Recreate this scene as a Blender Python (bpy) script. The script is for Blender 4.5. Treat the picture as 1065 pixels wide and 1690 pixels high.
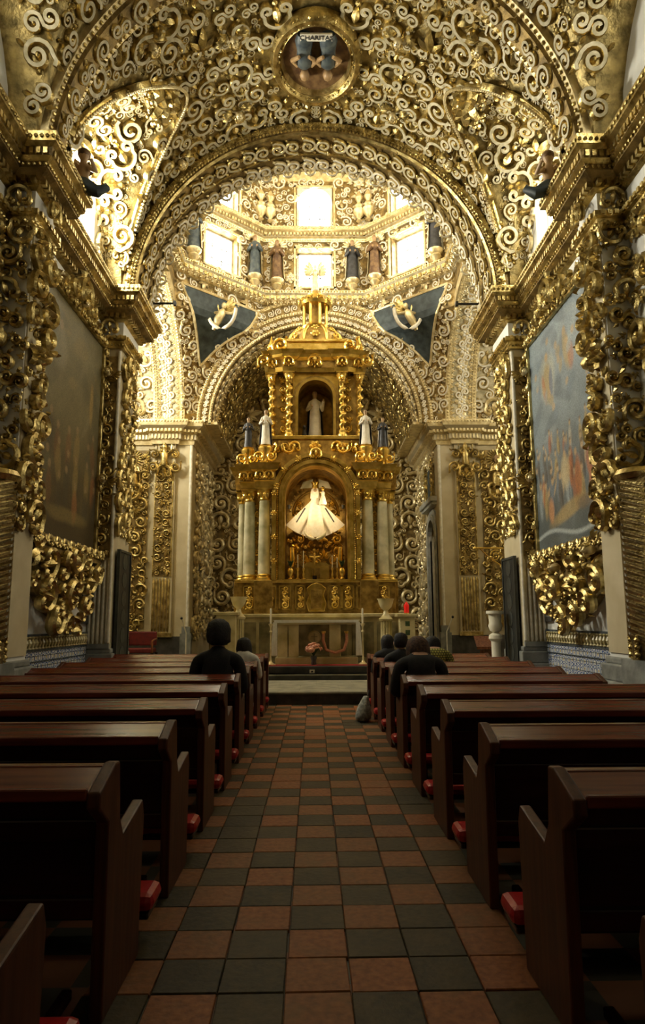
import bpy, math, random
import numpy as np
from mathutils import Vector, Matrix

for _o in list(bpy.data.objects):
    bpy.data.objects.remove(_o)
S = bpy.context.scene
COL = S.collection
PI = math.pi
rad = math.radians

# ------------------------------------------------------------------ camera
F = 1080.0; PITCH = rad(8.5); YAW = -0.0142; ROLL = 0.005; PY = 863.0
CAM = Vector((-0.07, 0.0, 1.45))
_fw = Vector((-math.sin(YAW)*math.cos(PITCH), math.cos(YAW)*math.cos(PITCH), math.sin(PITCH)))
_r0 = Vector((math.cos(YAW), math.sin(YAW), 0)); _u0 = _r0.cross(_fw)
_rt = _r0*math.cos(ROLL) - _u0*math.sin(ROLL)
_up = _u0*math.cos(ROLL) + _r0*math.sin(ROLL)
cd = bpy.data.cameras.new('camera'); cam = bpy.data.objects.new('camera', cd); COL.objects.link(cam)
cam.matrix_world = Matrix(((_rt.x, _up.x, -_fw.x, CAM.x), (_rt.y, _up.y, -_fw.y, CAM.y), (_rt.z, _up.z, -_fw.z, CAM.z), (0, 0, 0, 1)))
cd.sensor_fit = 'VERTICAL'; cd.sensor_height = 36; cd.lens = F*36/1690
cd.shift_y = (PY-845)/1690; cd.clip_start = 0.05; cd.clip_end = 200
S.camera = cam

# ------------------------------------------------------------------ world, exposure
W = bpy.data.worlds.new('sky'); S.world = W; W.use_nodes = True
W.node_tree.nodes['Background'].inputs[0].default_value = (0.9, 0.95, 1.0, 1)
W.node_tree.nodes['Background'].inputs[1].default_value = 0.05
S.view_settings.view_transform = 'Standard'; S.view_settings.look = 'None'
S.view_settings.gamma = 1.0; S.view_settings.use_curve_mapping = False
S.view_settings.exposure = 0.0
SPOT_W = 3800.0
LEFT_WINDOW, RIGHT_WINDOW, DOME_LOW, DOME_HIGH = 105.0, 18.0, 23.0, 23.0

def ray(u, v):
    return _rt*((u-532.5)/F) + _up*((PY-v)/F) + _fw
def atY(u, v, Y):
    q = ray(u, v); return CAM + q*((Y-CAM.y)/q.y)
def atX(u, v, X):
    q = ray(u, v); return CAM + q*((X-CAM.x)/q.x)
def atZ(u, v, Z):
    q = ray(u, v); return CAM + q*((Z-CAM.z)/q.z)

# ------------------------------------------------------------------ materials
MATS = {}
def mat(name, c1, c2=None, rough=0.5, metal=0.0, scale=8.0, bump=0.0, bscale=None, emit=None, coat=0.0, objco=True, detail=4.0, ramp=(0.35, 0.65), rrough=None):
    m = bpy.data.materials.new(name); m.use_nodes = True
    nt = m.node_tree; b = nt.nodes['Principled BSDF']
    b.inputs['Roughness'].default_value = rough; b.inputs['Metallic'].default_value = metal
    b.inputs['Coat Weight'].default_value = coat
    L = nt.links.new
    tc = nt.nodes.new('ShaderNodeTexCoord')
    src = tc.outputs['Object']
    if not objco:
        g = nt.nodes.new('ShaderNodeNewGeometry'); src = g.outputs['Position']
    if c2 is None:
        b.inputs['Base Color'].default_value = (*c1, 1)
    else:
        n = nt.nodes.new('ShaderNodeTexNoise'); n.inputs['Scale'].default_value = scale; n.inputs['Detail'].default_value = detail
        r = nt.nodes.new('ShaderNodeValToRGB')
        r.color_ramp.elements[0].position = ramp[0]; r.color_ramp.elements[1].position = ramp[1]
        r.color_ramp.elements[0].color = (*c1, 1); r.color_ramp.elements[1].color = (*c2, 1)
        L(src, n.inputs['Vector']); L(n.outputs[0], r.inputs[0]); L(r.outputs[0], b.inputs['Base Color'])
        if rrough:
            mr = nt.nodes.new('ShaderNodeMapRange'); mr.inputs[3].default_value = rrough[0]; mr.inputs[4].default_value = rrough[1]
            L(n.outputs[0], mr.inputs[0]); L(mr.outputs[0], b.inputs['Roughness'])
    if bump:
        n2 = nt.nodes.new('ShaderNodeTexNoise'); n2.inputs['Scale'].default_value = bscale or scale*4; n2.inputs['Detail'].default_value = 3
        bp = nt.nodes.new('ShaderNodeBump'); bp.inputs['Strength'].default_value = bump; bp.inputs['Distance'].default_value = 0.02
        L(src, n2.inputs['Vector']); L(n2.outputs[0], bp.inputs['Height']); L(bp.outputs[0], b.inputs['Normal'])
    if emit:
        b.inputs['Emission Color'].default_value = (*emit[0], 1); b.inputs['Emission Strength'].default_value = emit[1]
    MATS[name] = m
    return m
mat('gold', (0.27, 0.19, 0.055), (0.82, 0.66, 0.29), 0.3, 0.9, 6, 0.45, 34, objco=False, rrough=(0.42, 0.2))
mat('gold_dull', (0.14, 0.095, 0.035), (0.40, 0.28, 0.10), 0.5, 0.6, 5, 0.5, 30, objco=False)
mat('gold_pale', (0.60, 0.48, 0.24), (0.90, 0.78, 0.48), 0.36, 0.55, 7, 0.25, 24, objco=False)
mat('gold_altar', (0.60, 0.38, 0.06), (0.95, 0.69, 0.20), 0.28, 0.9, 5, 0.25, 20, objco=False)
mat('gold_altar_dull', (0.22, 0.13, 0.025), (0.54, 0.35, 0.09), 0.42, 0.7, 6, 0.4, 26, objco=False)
mat('strap_cream', (0.40, 0.35, 0.20), (0.68, 0.61, 0.43), 0.55, 0, 9, 0.2, 30, objco=False)
mat('strap_ivory', (0.66, 0.62, 0.50), (0.86, 0.82, 0.70), 0.55, 0, 9, 0.2, 30, objco=False)
mat('ground_vault', (0.16, 0.12, 0.04), (0.50, 0.38, 0.15), 0.42, 0.6, 7, 0.6, 26, objco=False)
mat('plaster_white', (0.74, 0.74, 0.70), (0.84, 0.84, 0.80), 0.8, 0, 2.5, 0.05, objco=False)
mat('plaster_ochre', (0.52, 0.44, 0.27), (0.62, 0.54, 0.36), 0.75, 0, 2.5, 0.05, objco=False)
mat('stone_grey', (0.16, 0.17, 0.16), (0.30, 0.31, 0.29), 0.6, 0, 5, 0.2, objco=False)
mat('stone_step', (0.20, 0.20, 0.15), (0.38, 0.36, 0.27), 0.5, 0, 4, 0.15, objco=False)
mat('stone_dark', (0.035, 0.033, 0.03), (0.08, 0.075, 0.065), 0.6, 0, 5, 0.2, objco=False)
mat('marble_green', (0.36, 0.34, 0.20), (0.82, 0.76, 0.54), 0.25, 0, 2.2, 0, objco=False, detail=8)
mat('onyx', (0.44, 0.36, 0.15), (0.74, 0.65, 0.38), 0.3, 0, 2.5, 0, objco=False, detail=8)
mat('onyx_dark', (0.16, 0.14, 0.065), (0.40, 0.34, 0.18), 0.3, 0, 4, 0, objco=False, detail=8)
mat('cloth_white', (0.78, 0.77, 0.72), (0.86, 0.85, 0.80), 0.85, 0, 20, 0.1)
mat('robe_ivory', (0.60, 0.56, 0.46), (0.76, 0.72, 0.62), 0.6, 0, 9, 0.1)
mat('robe_black', (0.02, 0.02, 0.022), (0.05, 0.05, 0.055), 0.5, 0, 9, 0.1)
mat('robe_blue', (0.03, 0.045, 0.06), (0.10, 0.12, 0.12), 0.5, 0.1, 8, 0.1, objco=False)
mat('robe_rust', (0.08, 0.035, 0.016), (0.24, 0.14, 0.06), 0.5, 0.1, 8, 0.1, objco=False)
mat('stone_pale', (0.34, 0.34, 0.29), (0.50, 0.49, 0.42), 0.6, 0, 5, 0.2, objco=False)
mat('panel_blue', (0.014, 0.024, 0.028), (0.05, 0.07, 0.075), 0.6, 0, 6, 0.1, objco=False)
mat('silk_white', (0.85, 0.80, 0.66), (0.93, 0.90, 0.80), 0.45, 0, 14, 0.15)
mat('skin', (0.36, 0.20, 0.12), (0.42, 0.24, 0.15), 0.5)
mat('skin_statue', (0.36, 0.22, 0.10), (0.46, 0.30, 0.15), 0.4)
mat('hair_black', (0.004, 0.003, 0.003), (0.012, 0.010, 0.009), 0.75, 0, 40, 0.4, 60)
mat('hair_brown', (0.03, 0.014, 0.008), (0.10, 0.045, 0.02), 0.75, 0, 40, 0.4, 60)
mat('cloth_black', (0.006, 0.006, 0.007), (0.014, 0.013, 0.013), 0.85, 0, 20, 0.15)
mat('cloth_shirt', (0.55, 0.55, 0.5), (0.68, 0.68, 0.62), 0.85, 0, 20, 0.15)
mat('iron', (0.015, 0.014, 0.012), (0.03, 0.028, 0.025), 0.5, 0.4, 10)
mat('wax', (0.82, 0.78, 0.62), (0.88, 0.84, 0.7), 0.4)
mat('red_glass', (0.55, 0.01, 0.01), rough=0.15, emit=((0.9, 0.02, 0.01), 0.25))
mat('red_cushion', (0.36, 0.010, 0.012), (0.46, 0.016, 0.02), 0.35, 0, 12, 0.1)
mat('red_carpet', (0.26, 0.012, 0.012), (0.36, 0.02, 0.018), 0.9, 0, 30, 0.2)
mat('red_velvet', (0.10, 0.006, 0.006), (0.17, 0.011, 0.009), 0.7, 0, 12, 0.1)
mat('paint_rose', (0.55, 0.2, 0.13), (0.7, 0.36, 0.2), 0.6, 0, 30)
mat('leaf_green', (0.03, 0.06, 0.02), (0.07, 0.12, 0.04), 0.6, 0, 30)
mat('banner', (0.006, 0.007, 0.006), (0.02, 0.023, 0.02), 0.55, 0, 6)
mat('bag_cloth', (0.16, 0.17, 0.15), (0.42, 0.43, 0.38), 0.8, 0, 22, 0.2)
mat('banner_edge', (0.02, 0.024, 0.022), (0.05, 0.055, 0.05), 0.5, 0, 6)
mat('lamp_glow', (1, 0.8, 0.5), emit=((1.0, 0.72, 0.36), 30))

def wood(name, c1, c2, axis=0, rough=0.27, coat=0.15):
    m = bpy.data.materials.new(name); m.use_nodes = True; nt = m.node_tree; b = nt.nodes['Principled BSDF']; L = nt.links.new
    tc = nt.nodes.new('ShaderNodeTexCoord'); mp = nt.nodes.new('ShaderNodeMapping')
    sc = [26, 26, 26]; sc[axis] = 2.0; mp.inputs['Scale'].default_value = sc
    n = nt.nodes.new('ShaderNodeTexNoise'); n.inputs['Scale'].default_value = 1.0; n.inputs['Detail'].default_value = 5
    r = nt.nodes.new('ShaderNodeValToRGB'); r.color_ramp.elements[0].position = 0.3; r.color_ramp.elements[1].position = 0.7
    r.color_ramp.elements[0].color = (*c1, 1); r.color_ramp.elements[1].color = (*c2, 1)
    bp = nt.nodes.new('ShaderNodeBump'); bp.inputs['Strength'].default_value = 0.12; bp.inputs['Distance'].default_value = 0.01
    L(tc.outputs['Object'], mp.inputs[0]); L(mp.outputs[0], n.inputs['Vector']); L(n.outputs[0], r.inputs[0]); L(r.outputs[0], b.inputs['Base Color'])
    L(n.outputs[0], bp.inputs['Height']); L(bp.outputs[0], b.inputs['Normal'])
    b.inputs['Roughness'].default_value = rough; b.inputs['Coat Weight'].default_value = coat; b.inputs['Specular IOR Level'].default_value = 0.5 if coat else 0.25; b.inputs['Coat Roughness'].default_value = 0.2
    MATS[name] = m
wood('wood_rail', (0.085, 0.015, 0.007), (0.19, 0.038, 0.015), 0)
wood('wood_end', (0.045, 0.014, 0.006), (0.105, 0.034, 0.014), 2, .42, 0.0)
wood('wood_dark', (0.012, 0.004, 0.003), (0.028, 0.010, 0.006), 0)
wood('wood_chair', (0.12, 0.035, 0.012), (0.24, 0.075, 0.028), 2)

def tilemat(name, c1, c2, c3):
    m = bpy.data.materials.new(name); m.use_nodes = True; nt = m.node_tree; b = nt.nodes['Principled BSDF']; L = nt.links.new
    g = nt.nodes.new('ShaderNodeNewGeometry'); oi = nt.nodes.new('ShaderNodeObjectInfo')
    n = nt.nodes.new('ShaderNodeTexNoise'); n.inputs['Scale'].default_value = 30; n.inputs['Detail'].default_value = 6
    n2 = nt.nodes.new('ShaderNodeTexNoise'); n2.inputs['Scale'].default_value = 5; n2.inputs['Detail'].default_value = 5
    r = nt.nodes.new('ShaderNodeValToRGB'); r.color_ramp.elements[0].color = (*c1, 1); r.color_ramp.elements[1].color = (*c2, 1)
    r.color_ramp.elements[0].position = 0.3; r.color_ramp.elements[1].position = 0.7
    mx = nt.nodes.new('ShaderNodeMix'); mx.data_type = 'RGBA'; mx.inputs[7].default_value = (*c3, 1)
    ad = nt.nodes.new('ShaderNodeMath'); ad.operation = 'MULTIPLY_ADD'; ad.inputs[1].default_value = 0.5; ad.inputs[2].default_value = -0.05
    r2 = nt.nodes.new('ShaderNodeMapRange'); r2.inputs[1].default_value = 0.5; r2.inputs[2].default_value = 0.75
    mm = nt.nodes.new('ShaderNodeMath'); mm.operation = 'ADD'; mm.use_clamp = True
    bp = nt.nodes.new('ShaderNodeBump'); bp.inputs['Strength'].default_value = 0.35; bp.inputs['Distance'].default_value = 0.01
    L(g.outputs['Position'], n.inputs['Vector']); L(g.outputs['Position'], n2.inputs['Vector'])
    L(n.outputs[0], r.inputs[0]); L(r.outputs[0], mx.inputs[6])
    L(oi.outputs['Random'], ad.inputs[0]); L(n2.outputs[0], r2.inputs[0]); L(ad.outputs[0], mm.inputs[0])
    m2 = nt.nodes.new('ShaderNodeMath'); m2.operation = 'MULTIPLY'; m2.inputs[1].default_value = 0.5
    L(r2.outputs[0], m2.inputs[0]); L(m2.outputs[0], mm.inputs[1]); L(mm.outputs[0], mx.inputs[0])
    L(mx.outputs[2], b.inputs['Base Color']); L(n.outputs[0], bp.inputs['Height']); L(bp.outputs[0], b.inputs['Normal'])
    b.inputs['Roughness'].default_value = 0.6; b.inputs['Specular IOR Level'].default_value = 0.3
    MATS[name] = m
tilemat('tile_red', (0.18, 0.058, 0.018), (0.34, 0.122, 0.040), (0.16, 0.09, 0.035))
tilemat('tile_slate', (0.018, 0.015, 0.008), (0.052, 0.042, 0.019), (0.10, 0.070, 0.028))

def azulejo():
    m = bpy.data.materials.new('azulejo'); m.use_nodes = True; nt = m.node_tree; b = nt.nodes['Principled BSDF']; L = nt.links.new
    g = nt.nodes.new('ShaderNodeNewGeometry'); sp = nt.nodes.new('ShaderNodeSeparateXYZ'); cb = nt.nodes.new('ShaderNodeCombineXYZ')
    L(g.outputs['Position'], sp.inputs[0]); L(sp.outputs[1], cb.inputs[0]); L(sp.outputs[2], cb.inputs[1])
    vo = nt.nodes.new('ShaderNodeTexVoronoi'); vo.inputs['Scale'].default_value = 8.5; vo.inputs['Randomness'].default_value = 0.25
    ck = nt.nodes.new('ShaderNodeTexBrick'); ck.offset = 0; ck.inputs['Scale'].default_value = 1; ck.inputs['Brick Width'].default_value = 0.14; ck.inputs['Row Height'].default_value = 0.14
    ck.inputs['Mortar Size'].default_value = 0.006; ck.inputs['Color1'].default_value = (1, 1, 1, 1); ck.inputs['Color2'].default_value = (0.9, 0.92, 1, 1); ck.inputs['Mortar'].default_value = (0.25, 0.27, 0.3, 1)
    r = nt.nodes.new('ShaderNodeValToRGB'); r.color_ramp.interpolation = 'CONSTANT'
    e = r.color_ramp.elements; e[0].position = 0; e[0].color = (0.55, 0.38, 0.08, 1); e[1].position = 0.14; e[1].color = (0.72, 0.73, 0.66, 1)
    x = e.new(0.33); x.color = (0.05, 0.10, 0.32, 1); x = e.new(0.44); x.color = (0.66, 0.70, 0.68, 1); x = e.new(0.58); x.color = (0.10, 0.16, 0.36, 1)
    mx = nt.nodes.new('ShaderNodeMix'); mx.data_type = 'RGBA'; mx.blend_type = 'MULTIPLY'; mx.inputs[0].default_value = 1
    L(cb.outputs[0], vo.inputs['Vector']); L(cb.outputs[0], ck.inputs['Vector']); L(vo.outputs['Distance'], r.inputs[0])
    mr = nt.nodes.new('ShaderNodeMath'); mr.operation = 'MULTIPLY'; mr.inputs[1].default_value = 1.0
    L(r.outputs[0], mx.inputs[6]); L(ck.outputs[0], mx.inputs[7]); L(mx.outputs[2], b.inputs['Base Color'])
    b.inputs['Roughness'].default_value = 0.22
    MATS['azulejo'] = m
azulejo()

def knit():
    m = bpy.data.materials.new('knit_yellow'); m.use_nodes = True; nt = m.node_tree; b = nt.nodes['Principled BSDF']; L = nt.links.new
    tc = nt.nodes.new('ShaderNodeTexCoord')
    w = nt.nodes.new('ShaderNodeTexBrick'); w.inputs['Scale'].default_value = 1; w.inputs['Brick Width'].default_value = 0.035; w.inputs['Row Height'].default_value = 0.03; w.inputs['Mortar Size'].default_value = 0.007
    w.inputs['Color1'].default_value = (0.50, 0.46, 0.10, 1); w.inputs['Color2'].default_value = (0.42, 0.40, 0.08, 1); w.inputs['Mortar'].default_value = (0.09, 0.08, 0.02, 1)
    sp = nt.nodes.new('ShaderNodeSeparateXYZ'); cb = nt.nodes.new('ShaderNodeCombineXYZ')
    L(tc.outputs['Object'], sp.inputs[0]); L(sp.outputs[0], cb.inputs[0]); L(sp.outputs[2], cb.inputs[1]); L(cb.outputs[0], w.inputs['Vector']); L(w.outputs[0], b.inputs['Base Color'])
    b.inputs['Roughness'].default_value = 0.9
    MATS['knit_yellow'] = m
knit()

def window_glow(name, strength, col=(1.0, 0.95, 0.78)):
    m = bpy.data.materials.new(name); m.use_nodes = True; nt = m.node_tree; nt.nodes.clear()
    o = nt.nodes.new('ShaderNodeOutputMaterial'); e = nt.nodes.new('ShaderNodeEmission')
    e.inputs[0].default_value = (*col, 1); e.inputs[1].default_value = strength
    nt.links.new(e.outputs[0], o.inputs[0]); MATS[name] = m
window_glow('pane_left', LEFT_WINDOW); window_glow('pane_right', RIGHT_WINDOW)
window_glow('pane_dome_low', DOME_LOW); window_glow('pane_dome_high', DOME_HIGH)

# ------------------------------------------------------------------ mesh builder
class MB:
    def __init__(s): s.v = []; s.f = []; s.m = []
    def add(s, vs, fs, m=0):
        n = len(s.v); s.v.extend(vs)
        for q in fs: s.f.append(tuple(i+n for i in q))
        if isinstance(m, int): s.m.extend([m]*len(fs))
        else: s.m.extend(m)
    def box(s, x0, x1, y0, y1, z0, z1, m=0):
        s.add([(x0, y0, z0), (x1, y0, z0), (x1, y1, z0), (x0, y1, z0), (x0, y0, z1), (x1, y0, z1), (x1, y1, z1), (x0, y1, z1)],
              [(3, 2, 1, 0), (4, 5, 6, 7), (0, 1, 5, 4), (1, 2, 6, 5), (2, 3, 7, 6), (3, 0, 4, 7)], m); return s
    def quad(s, a, b, c, d, m=0): s.add([tuple(a), tuple(b), tuple(c), tuple(d)], [(0, 1, 2, 3)], m); return s
    def prism(s, poly, a0, a1, axis='x', m=0):
        n = len(poly)
        def P(p, a): return (a, p[0], p[1]) if axis == 'x' else ((p[0], a, p[1]) if axis == 'y' else (p[0], p[1], a))
        vs = [P(p, a0) for p in poly] + [P(p, a1) for p in poly]
        fs = [tuple(range(n))[::-1], tuple(range(n, 2*n))] + [(i, (i+1) % n, n+(i+1) % n, n+i) for i in range(n)]
        s.add(vs, fs, m); return s
    def tube(s, pts, rads, n=6, m=0, cap=True):
        pts = [Vector(p) for p in pts]; k = len(pts)
        if not hasattr(rads, '__len__'): rads = [rads]*k
        vs = []; ref = None
        for i, p in enumerate(pts):
            t = (pts[min(i+1, k-1)]-pts[max(i-1, 0)]).normalized()
            if ref is None: ref = Vector((0, 0, 1)) if abs(t.z) < .9 else Vector((1, 0, 0))
            a = t.cross(ref).normalized(); b = t.cross(a); ref = -b if False else ref
            for j in range(n):
                w = 2*PI*j/n; q = p + (a*math.cos(w)+b*math.sin(w))*rads[i]; vs.append(tuple(q))
        fs = [(i*n+j, i*n+(j+1) % n, (i+1)*n+(j+1) % n, (i+1)*n+j) for i in range(k-1) for j in range(n)]
        if cap: fs += [tuple(range(n))[::-1], tuple((k-1)*n+j for j in range(n))]
        s.add(vs, fs, m); return s
    def lathe(s, prof, c=(0, 0, 0), n=12, m=0, sx=1, sy=1, fn=None, a0=0, a1=2*PI):
        vs = []; full = abs(a1-a0-2*PI) < 1e-6; k = n if full else n+1
        for i, (r, z) in enumerate(prof):
            for j in range(k):
                w = a0+(a1-a0)*j/n; rr = r*(fn(w, z, i) if fn else 1)
                vs.append((c[0]+rr*sx*math.cos(w), c[1]+rr*sy*math.sin(w), c[2]+z))
        fs = []
        for i in range(len(prof)-1):
            for j in range(n):
                j2 = (j+1) % k
                fs.append((i*k+j, i*k+j2, (i+1)*k+j2, (i+1)*k+j))
        if full: fs += [tuple(range(k))[::-1], tuple((len(prof)-1)*k+j for j in range(k))]
        mm = m if isinstance(m, int) else [m[min(q//n, len(m)-1)] for q in range(len(fs))]
        s.add(vs, fs, mm); return s
    def ell(s, c, r, nu=8, nv=5, m=0):
        if not hasattr(r, '__len__'): r = (r, r, r)
        vs = [(c[0], c[1], c[2]-r[2])]
        for i in range(1, nv):
            a = -PI/2+PI*i/nv
            for j in range(nu):
                w = 2*PI*j/nu; vs.append((c[0]+r[0]*math.cos(a)*math.cos(w), c[1]+r[1]*math.cos(a)*math.sin(w), c[2]+r[2]*math.sin(a)))
        vs.append((c[0], c[1], c[2]+r[2])); t = len(vs)-1
        fs = [(0, 1+(j+1) % nu, 1+j) for j in range(nu)]
        for i in range(nv-2):
            for j in range(nu): a = 1+i*nu; fs.append((a+j, a+(j+1) % nu, a+nu+(j+1) % nu, a+nu+j))
        a = 1+(nv-2)*nu; fs += [(a+j, a+(j+1) % nu, t) for j in range(nu)]
        s.add(vs, fs, m); return s
    def ribbon(s, path, h, prof, mats, w=1.0, taper=None):
        """path of (x, y); profile (across, height) swept along it in the local plane"""
        k = len(path); n = len(prof); vs = []
        for i in range(k):
            a = path[max(i-1, 0)]; b = path[min(i+1, k-1)]
            dx, dy = b[0]-a[0], b[1]-a[1]; l = math.hypot(dx, dy) or 1
            nx, ny = -dy/l, dx/l; t = taper(i/(k-1)) if taper else 1
            for (o, z) in prof: vs.append((path[i][0]+nx*o*w*t, path[i][1]+ny*o*w*t, z*h*(0.55+0.45*t)))
        fs = []; ms = []
        for i in range(k-1):
            for j in range(n-1):
                fs.append((i*n+j, i*n+j+1, (i+1)*n+j+1, (i+1)*n+j)[::-1]); ms.append(mats[j])
        fs.append(tuple(range(n))); ms.append(mats[0]); fs.append(tuple((k-1)*n+j for j in range(n))[::-1]); ms.append(mats[0])
        s.add(vs, fs, ms); return s
    def merge(s, o, M=None, mo=0):
        vs = o.v if M is None else [tuple(M @ Vector(v)) for v in o.v]
        s.add(vs, o.f, [q+mo for q in o.m]); return s
    def build(s, name, mats, parent=None, smooth=False, **props):
        me = bpy.data.meshes.new(name); me.from_pydata(s.v, [], s.f)
        if isinstance(mats, str): mats = [mats]
        for q in mats: me.materials.append(MATS[q])
        if len(mats) > 1: me.polygons.foreach_set('material_index', s.m)
        if smooth:
            me.polygons.foreach_set('use_smooth', [True]*len(s.f)); me.set_sharp_from_angle(angle=rad(smooth if smooth > 1 else 40))
        me.update()
        return link(name, me, parent, **props)
def link(name, me, parent=None, M=None, **props):
    o = bpy.data.objects.new(name, me); COL.objects.link(o)
    if M is not None: o.matrix_basis = M
    if parent is not None:
        o.parent = parent
        if parent.type == 'EMPTY': o.matrix_parent_inverse = Matrix.Translation(-parent.location)
    for k, v in props.items(): o[k] = v
    return o
def thing(name, label, cat, loc=(0, 0, 0), group=None):
    o = bpy.data.objects.new(name, None); COL.objects.link(o); o.location = loc; o.empty_display_size = 0.2
    o['label'] = label; o['category'] = cat
    if group: o['group'] = group
    return o
def copy_tree(o, parent=None):
    c = o.copy(); COL.objects.link(c); c.parent = parent
    for ch in o.children: copy_tree(ch, c)
    return c
def bevel(o, w=0.008, seg=2):
    b = o.modifiers.new('bevel', 'BEVEL'); b.width = w; b.segments = seg; b.limit_method = 'ANGLE'; return o

# ------------------------------------------------------------------ carved ornament library (unit radius, relief along +z)
STRAP = [(-.5, 0), (-.5, .75), (-.34, 1), (.34, 1), (.5, .75), (.5, 0)]; STRAP_M = [1, 1, 0, 1, 1]
ROUND = [(-.2, 0), (-.5, .4), (-.4, .8), (0, 1.05), (.4, .8), (.5, .4), (.2, 0)]; ROUND_M = [0]*6
def spiral(cx, cy, r1, r0, a0, turns, d=1, n=22):
    out = []
    for i in range(n+1):
        t = i/n; r = r0+(r1-r0)*t**1.15; a = a0-d*2*PI*turns*(1-t); out.append((cx+r*math.cos(a), cy+r*math.sin(a)))
    return out
def leaf(mb, x, y, ang, l, w, h, m=0):
    ca, sa = math.cos(ang), math.sin(ang); vs = []
    prof = [(0, .25, .1), (.3, .8, .75), (.6, 1, 1.0), (.85, .6, .95), (1, .05, .55)]
    for (t, ww, z) in prof:
        for (o, dz) in ((-1, 0), (-.0, 1), (1, 0)):
            lx, ly = t*l, o*ww*w*.5; vs.append((x+lx*ca-ly*sa, y+lx*sa+ly*ca, h*(z*.7+dz*.3*z)+(0 if dz else -h*.1)))
    fs = []
    for i in range(4):
        for j in range(2): a = i*3+j; fs.append((a, a+3, a+4, a+1))
    mb.add(vs, fs, m)
def boss(mb, x, y, r, h, m=0, n=7):
    mb.lathe([(r, 0), (r*.86, h*.5), (r*.45, h*.9), (r*.04, h)], (x, y, 0), n, m)
MOTIF = {}
def motif(key, mb, mats, smooth=35):
    me = bpy.data.meshes.new(key); me.from_pydata(mb.v, [], mb.f)
    for q in mats: me.materials.append(MATS[q])
    me.polygons.foreach_set('material_index', mb.m); me.polygons.foreach_set('use_smooth', [True]*len(mb.f)); me.set_sharp_from_angle(angle=rad(smooth)); me.update()
    MOTIF[key] = (me, mb, mats)
def make_motifs(tag, top, side, strap, h, w):
    P, M = (STRAP, STRAP_M) if strap else (ROUND, ROUND_M); mats = [top, side]; g = 1 if strap else 0
    tp = (lambda t: 1.0) if strap else (lambda t: .45+.75*math.sin(PI*min(1, t*.8+.1)))
    a = MB(); pth = spiral(0, 0, .82, .2, 0.3, 1.45); pth += [(.98*math.cos(.3+.28*k), .98*math.sin(.3+.28*k)) for k in (1, 2)]
    a.ribbon(pth, h, P, M, w, tp); boss(a, 0, 0, .22, h*1.15, g); leaf(a, .62, .62, .9, .55, .3, h*1.1, g); leaf(a, -.5, -.62, -2.0, .5, .28, h, g); leaf(a, -.1, .5, 2.6, .42, .25, h*.8, g)
    motif(tag+'_scroll', a, mats)
    a = MB(); p1 = spiral(-.42, .18, .5, .13, -.9, 1.3, 1, 16); p2 = spiral(.42, -.18, .5, .13, PI-.9, 1.3, 1, 16)
    a.ribbon(p1+p2[::-1], h, P, M, w*.9, (lambda t: 1.0) if strap else (lambda t: .5+.6*math.sin(PI*t)))
    boss(a, -.42, .18, .15, h*1.1, g); boss(a, .42, -.18, .15, h*1.1, g); leaf(a, .1, .42, .8, .55, .3, h, g); leaf(a, -.1, -.42, .8+PI, .55, .3, h, g)
    motif(tag+'_double_scroll', a, mats)
    a = MB(); p1 = spiral(-.52, -.3, .38, .1, 2.2, 1.1, -1, 12); p2 = [(.82*math.cos(x), .82*math.sin(x)) for x in np.linspace(2.75, .39, 11)]
    p3 = [(-x, y) for x, y in p1[::-1]]; a.ribbon(p1+p2+p3, h, P, M, w, (lambda t: 1.0) if strap else (lambda t: .5+.65*math.sin(PI*t)))
    boss(a, -.52, -.3, .13, h, g); boss(a, .52, -.3, .13, h, g); leaf(a, 0, -.35, PI/2, .95, .5, h*1.2, g); leaf(a, 0, .75, PI/2, .4, .35, h, g); leaf(a, 0, -.3, -PI/2, .55, .35, h, g)
    motif(tag+'_shell_scroll', a, mats)
    a = MB()
    for k in range(6): leaf(a, 0, 0, k*PI/3, .98, .62, h*.9, g)
    for k in range(6): leaf(a, 0, 0, k*PI/3+PI/6, .62, .4, h*1.25, 0)
    boss(a, 0, 0, .24, h*1.4, g); motif(tag+'_rosette', a, mats)
    a = MB(); leaf(a, 0, -.8, PI/2, 1.7, .6, h*1.2, g); leaf(a, 0, -.6, PI/2+.8, 1.1, .45, h, g); leaf(a, 0, -.6, PI/2-.8, 1.1, .45, h, g)
    a.ribbon(spiral(-.5, -.55, .34, .1, .4, 1.0, 1, 9), h*.9, P, M, w*.8); a.ribbon([(-x, y) for x, y in spiral(-.5, -.55, .34, .1, .4, 1.0, 1, 9)], h*.9, P, M, w*.8)
    motif(tag+'_leaf_spray', a, mats)
    a = MB(); boss(a, 0, 0, .6, h*1.2, g, 8)
    for k in range(5): boss(a, .72*math.cos(k*1.257), .72*math.sin(k*1.257), .3, h*.8, g, 6)
    motif(tag+'_berry_boss', a, mats)
    a = MB(); a.ell((0, .0, h*1.1), (.30, .36, .34), 10, 7, 2)
    for k in range(9): an = -.35+(PI+.7)*k/8; a.ell((.30*math.cos(an), .08+.30*math.sin(an), h*1.15+.08), (.13, .13, .14), 6, 4, g)
    for sx in (-1, 1): a.ell((sx*.12, .06, h*1.1+.31), (.05, .035, .04), 5, 4, g); a.ell((sx*.15, -.1, h*1.1+.22), (.1, .1, .1), 6, 4, 2)
    a.ell((0, -.18, h*1.1+.27), (.07, .03, .04), 5, 4, g)
    for sx in (-1, 1):
        for k in range(4): leaf(a, sx*.28, -.2, PI/2-sx*(1.15+.38*k), .95-.1*k, .32, h*.9, g)
    a.ell((0, -.03, h*1.1+.34), (.045, .07, .06), 5, 4, 2)
    motif(tag+'_cherub_head', a, mats+['gold_pale' if tag != 'altar' else 'gold_altar'])
make_motifs('strap', 'strap_cream', 'gold', True, .34, .30)
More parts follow.
